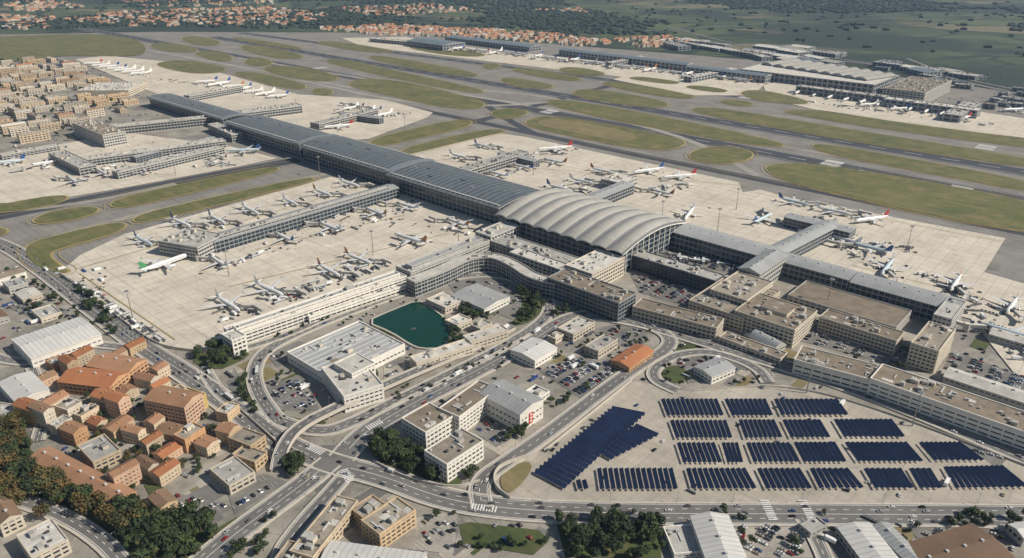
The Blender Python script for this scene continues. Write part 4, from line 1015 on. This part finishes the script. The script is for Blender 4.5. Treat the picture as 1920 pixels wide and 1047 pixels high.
trees([(535,870),(560,860),(570,880),(530,910)],10,TG,.8,1.1)
trees([(960,530),(1000,545),(1022,575),(1005,605),(955,612),(985,575)],34,TG,.6,1.0)
trees([(860,575),(920,590),(915,605),(870,600)],16,TG,.6,1.0)
trees([(825,615),(870,608),(865,650),(845,655)],16,TG,.6,.9)
trees([(140,535),(180,555),(230,620),(220,640),(160,580)],36,TG,.6,.9)
trees([(430,770),(460,705),(475,740),(500,780)],14,TG,.5,.8)
trees([(100,700),(460,800),(420,880),(230,930),(100,830)],50,TG+TA[:1],.45,.75)
trees([(940,820),(985,808),(975,830),(950,840)],6,TG,.7,.9)
trees([(870,890),(900,880),(870,915)],4,TG,.6,.9)
trees([(0,500),(130,560),(210,650),(60,600)],36,TG,.5,.8)
trees([(1530,660),(1700,690),(1690,700),(1530,670)],5,TG,.5,.8)
trees([(1740,968),(1980,975),(1990,1000),(1740,990)],18,TG,.5,.8)
trees([(1000,770),(1100,720),(1110,728),(1010,785)],8,TG,.5,.7)
trees([(-200,110),(150,115),(260,200),(150,265),(-250,285)],260,TG,.7,1.1)
trees([(1030,585),(1120,570),(1130,580),(1040,640)],12,TG,.5,.8)
trees([(430,1010),(520,960),(500,1040),(430,1060)],12,TG,.5,.8)
trees([(480,650),(560,615),(700,565),(690,573),(520,640)],10,TG,.4,.5)
trees([(790,730),(930,660),(960,648),(955,660),(800,740)],22,TG,.3,.45)
trees([(860,1000),(1020,1000),(1010,1030),(870,1030)],6,TG,.4,.6)
trees([(1000,600),(1230,620),(1200,700),(1000,680)],26,TG,.35,.6)
trees([(480,560),(1000,560),(900,800),(520,800)],40,TG,.35,.6)
trees([(650,950),(1900,970),(1900,1045),(650,1045)],30,TG,.4,.7)
trees([(1240,660),(1440,690),(1420,720),(1240,730)],14,TG,.35,.55)
# ================================================================ DISTANT WOODLAND AND TOWNS
from mathutils import noise as mnoise
def fnoise(x,y,s): return mnoise.noise(Vector((x*s,y*s,3.7)))
vs=[];fs=[];ms=[]
OCT=[(1,0,.0),(.31,.95,0),(-.81,.59,0),(-.81,-.59,0),(.31,-.95,0)]
rd=random.Random(11); cntw=0
AIR=PP([(-500,420),(-420,100),(-300,58),(300,52),(700,56),(1000,66),(1250,66),(1600,90),(2000,120),(2400,230),(2600,800),(-800,1500)])
while cntw<24000:
    y=rd.uniform(2000,8500); x=rd.uniform(-1,1)*(y*.82+300)
    if inpoly(x,y,AIR): continue
    f=fnoise(x,y,.0013)+.35*fnoise(x,y,.006)
    if f<(.12 if x>400 else .0) and rd.random()>.03: continue
    cntw+=1; r=rd.uniform(7,17); h=rd.uniform(7,13); n=len(vs)
    vs.append((x+rd.uniform(-2,2),y+rd.uniform(-2,2),h))
    for k in range(5):
        q=r*rd.uniform(.7,1.2); vs.append((x+OCT[k][0]*q,y+OCT[k][1]*q,h*rd.uniform(.4,.75)))
    for k in range(5):
        q=r*rd.uniform(.7,1.1); vs.append((x+OCT[k][0]*q,y+OCT[k][1]*q,0))
    for k in range(5):
        j=(k+1)%5; fs.append((n,n+1+k,n+1+j)); fs.append((n+1+k,n+6+k,n+6+j,n+1+j)); ms+= [0 if rd.random()<.8 else 1]*2
me=bpy.data.meshes.new('distant_woodland'); me.from_pydata(vs,[],fs); me.materials.append(leafmat('woodland_dark',(.014,.027,.017),(.022,.038,.022))); me.materials.append(leafmat('woodland_light',(.024,.04,.022),(.035,.05,.026))); me.polygons.foreach_set('material_index',ms); inst('distant_woodland',me,(0,0,0))
mb=MB()
M['ft']=simple('far_tiles',(.38,.17,.09),.9,.3,.01); M['ft2']=simple('far_tiles_pale',(.4,.25,.17),.9,.3,.01)
TOWN=[([(100,38),(250,22),(520,15),(620,30),(560,48),(250,50)],520),([(590,55),(720,48),(1000,62),(1160,80),(1100,88),(900,72),(700,66)],480),([(0,8),(100,2),(160,14),(40,24)],90),([(620,18),(800,8),(900,20),(700,32)],130),([(1000,20),(1100,18),(1100,26)],30),([(0,30),(110,30),(90,55),(0,58)],70),([(220,2),(500,-6),(520,10),(260,14)],90),([(1150,75),(1250,70),(1300,85),(1200,90)],60)]
for p,n in TOWN:
    q=PP(p); xs=[a[0] for a in q]; ys=[a[1] for a in q]; k=0
    while k<n:
        x,y=rd.uniform(min(xs),max(xs)),rd.uniform(min(ys),max(ys))
        if not inpoly(x,y,q): continue
        k+=1; lx,ly,h=rd.uniform(10,22),rd.uniform(9,12),rd.uniform(4,9); an=rd.choice([.3,1.87,.6]); ca,sa=math.cos(an),math.sin(an)
        w=rd.choice(['w_cream','w_tan','w_grey','w_pink']); rf=rd.choice(['ft','ft','ft','ft2','r_grey'])
        mb.box(x,y,0,lx,ly,h,w,an,bottom=False)
        T_=lambda a,b_,z:(x+a*ca-b_*sa,y+a*sa+b_*ca,z)
        e=.5; A=T_(-lx/2-e,-ly/2-e,h+.1);B=T_(lx/2+e,-ly/2-e,h+.1);C=T_(lx/2+e,ly/2+e,h+.1);D=T_(-lx/2-e,ly/2+e,h+.1);E=T_(-lx/2-e,0,h+4);G=T_(lx/2+e,0,h+4)
        mb.face([A,B,G,E],rf);mb.face([C,D,E,G],rf);mb.face([A,E,D],w);mb.face([B,C,G],w)
mb.obj('distant_town')
# ================================================================ LIGHT / SKY / CAMERA
el=math.radians(40); sx,sy=.97,-.22
w=bpy.data.worlds.new('World'); scene.world=w; w.use_nodes=True; nt=w.node_tree; bg=nt.nodes['Background']
sk=nt.nodes.new('ShaderNodeTexSky'); sk.sky_type='NISHITA'; sk.sun_disc=False; sk.sun_elevation=el
az=math.atan2(sx,sy); sk.sun_rotation=az; sk.altitude=300; sk.air_density=1.2; sk.dust_density=1.2
nt.links.new(sk.outputs[0],bg.inputs[0]); bg.inputs[1].default_value=.062
sl=bpy.data.lights.new('sun','SUN'); sl.energy=5.0; sl.angle=math.radians(.53); sl.color=(1,.94,.84)
so=bpy.data.objects.new('sun',sl); COL.objects.link(so)
d=Vector((sx*math.cos(el),sy*math.cos(el),math.sin(el))); so.rotation_euler=d.to_track_quat('Z','Y').to_euler()
mb=MB(); mb.box(0,6000,-5,26000,16000,905,'steel'); hz=mb.obj('sky_haze'); m=bpy.data.materials.new('haze'); m.use_nodes=True; nt=m.node_tree; nt.nodes.remove(nt.nodes['Principled BSDF'])
vsn=nt.nodes.new('ShaderNodeVolumeScatter'); vsn.inputs['Color'].default_value=(.42,.64,1,1); vsn.inputs['Density'].default_value=.00005; vsn.inputs['Anisotropy'].default_value=.1
nt.links.new(vsn.outputs[0],nt.nodes['Material Output'].inputs['Volume']); hz.data.materials.clear(); hz.data.materials.append(m)
cam=bpy.data.cameras.new('camera'); co=bpy.data.objects.new('camera',cam); COL.objects.link(co); co.location=(0,0,CAM_H)
co.rotation_euler=(math.pi/2-TH,0,0); cam.sensor_width=36; cam.lens=FOC/1920*36; cam.clip_start=1; cam.clip_end=100000; scene.camera=co
scene.view_settings.view_transform='Standard'; scene.view_settings.look='None'; scene.view_settings.exposure=0
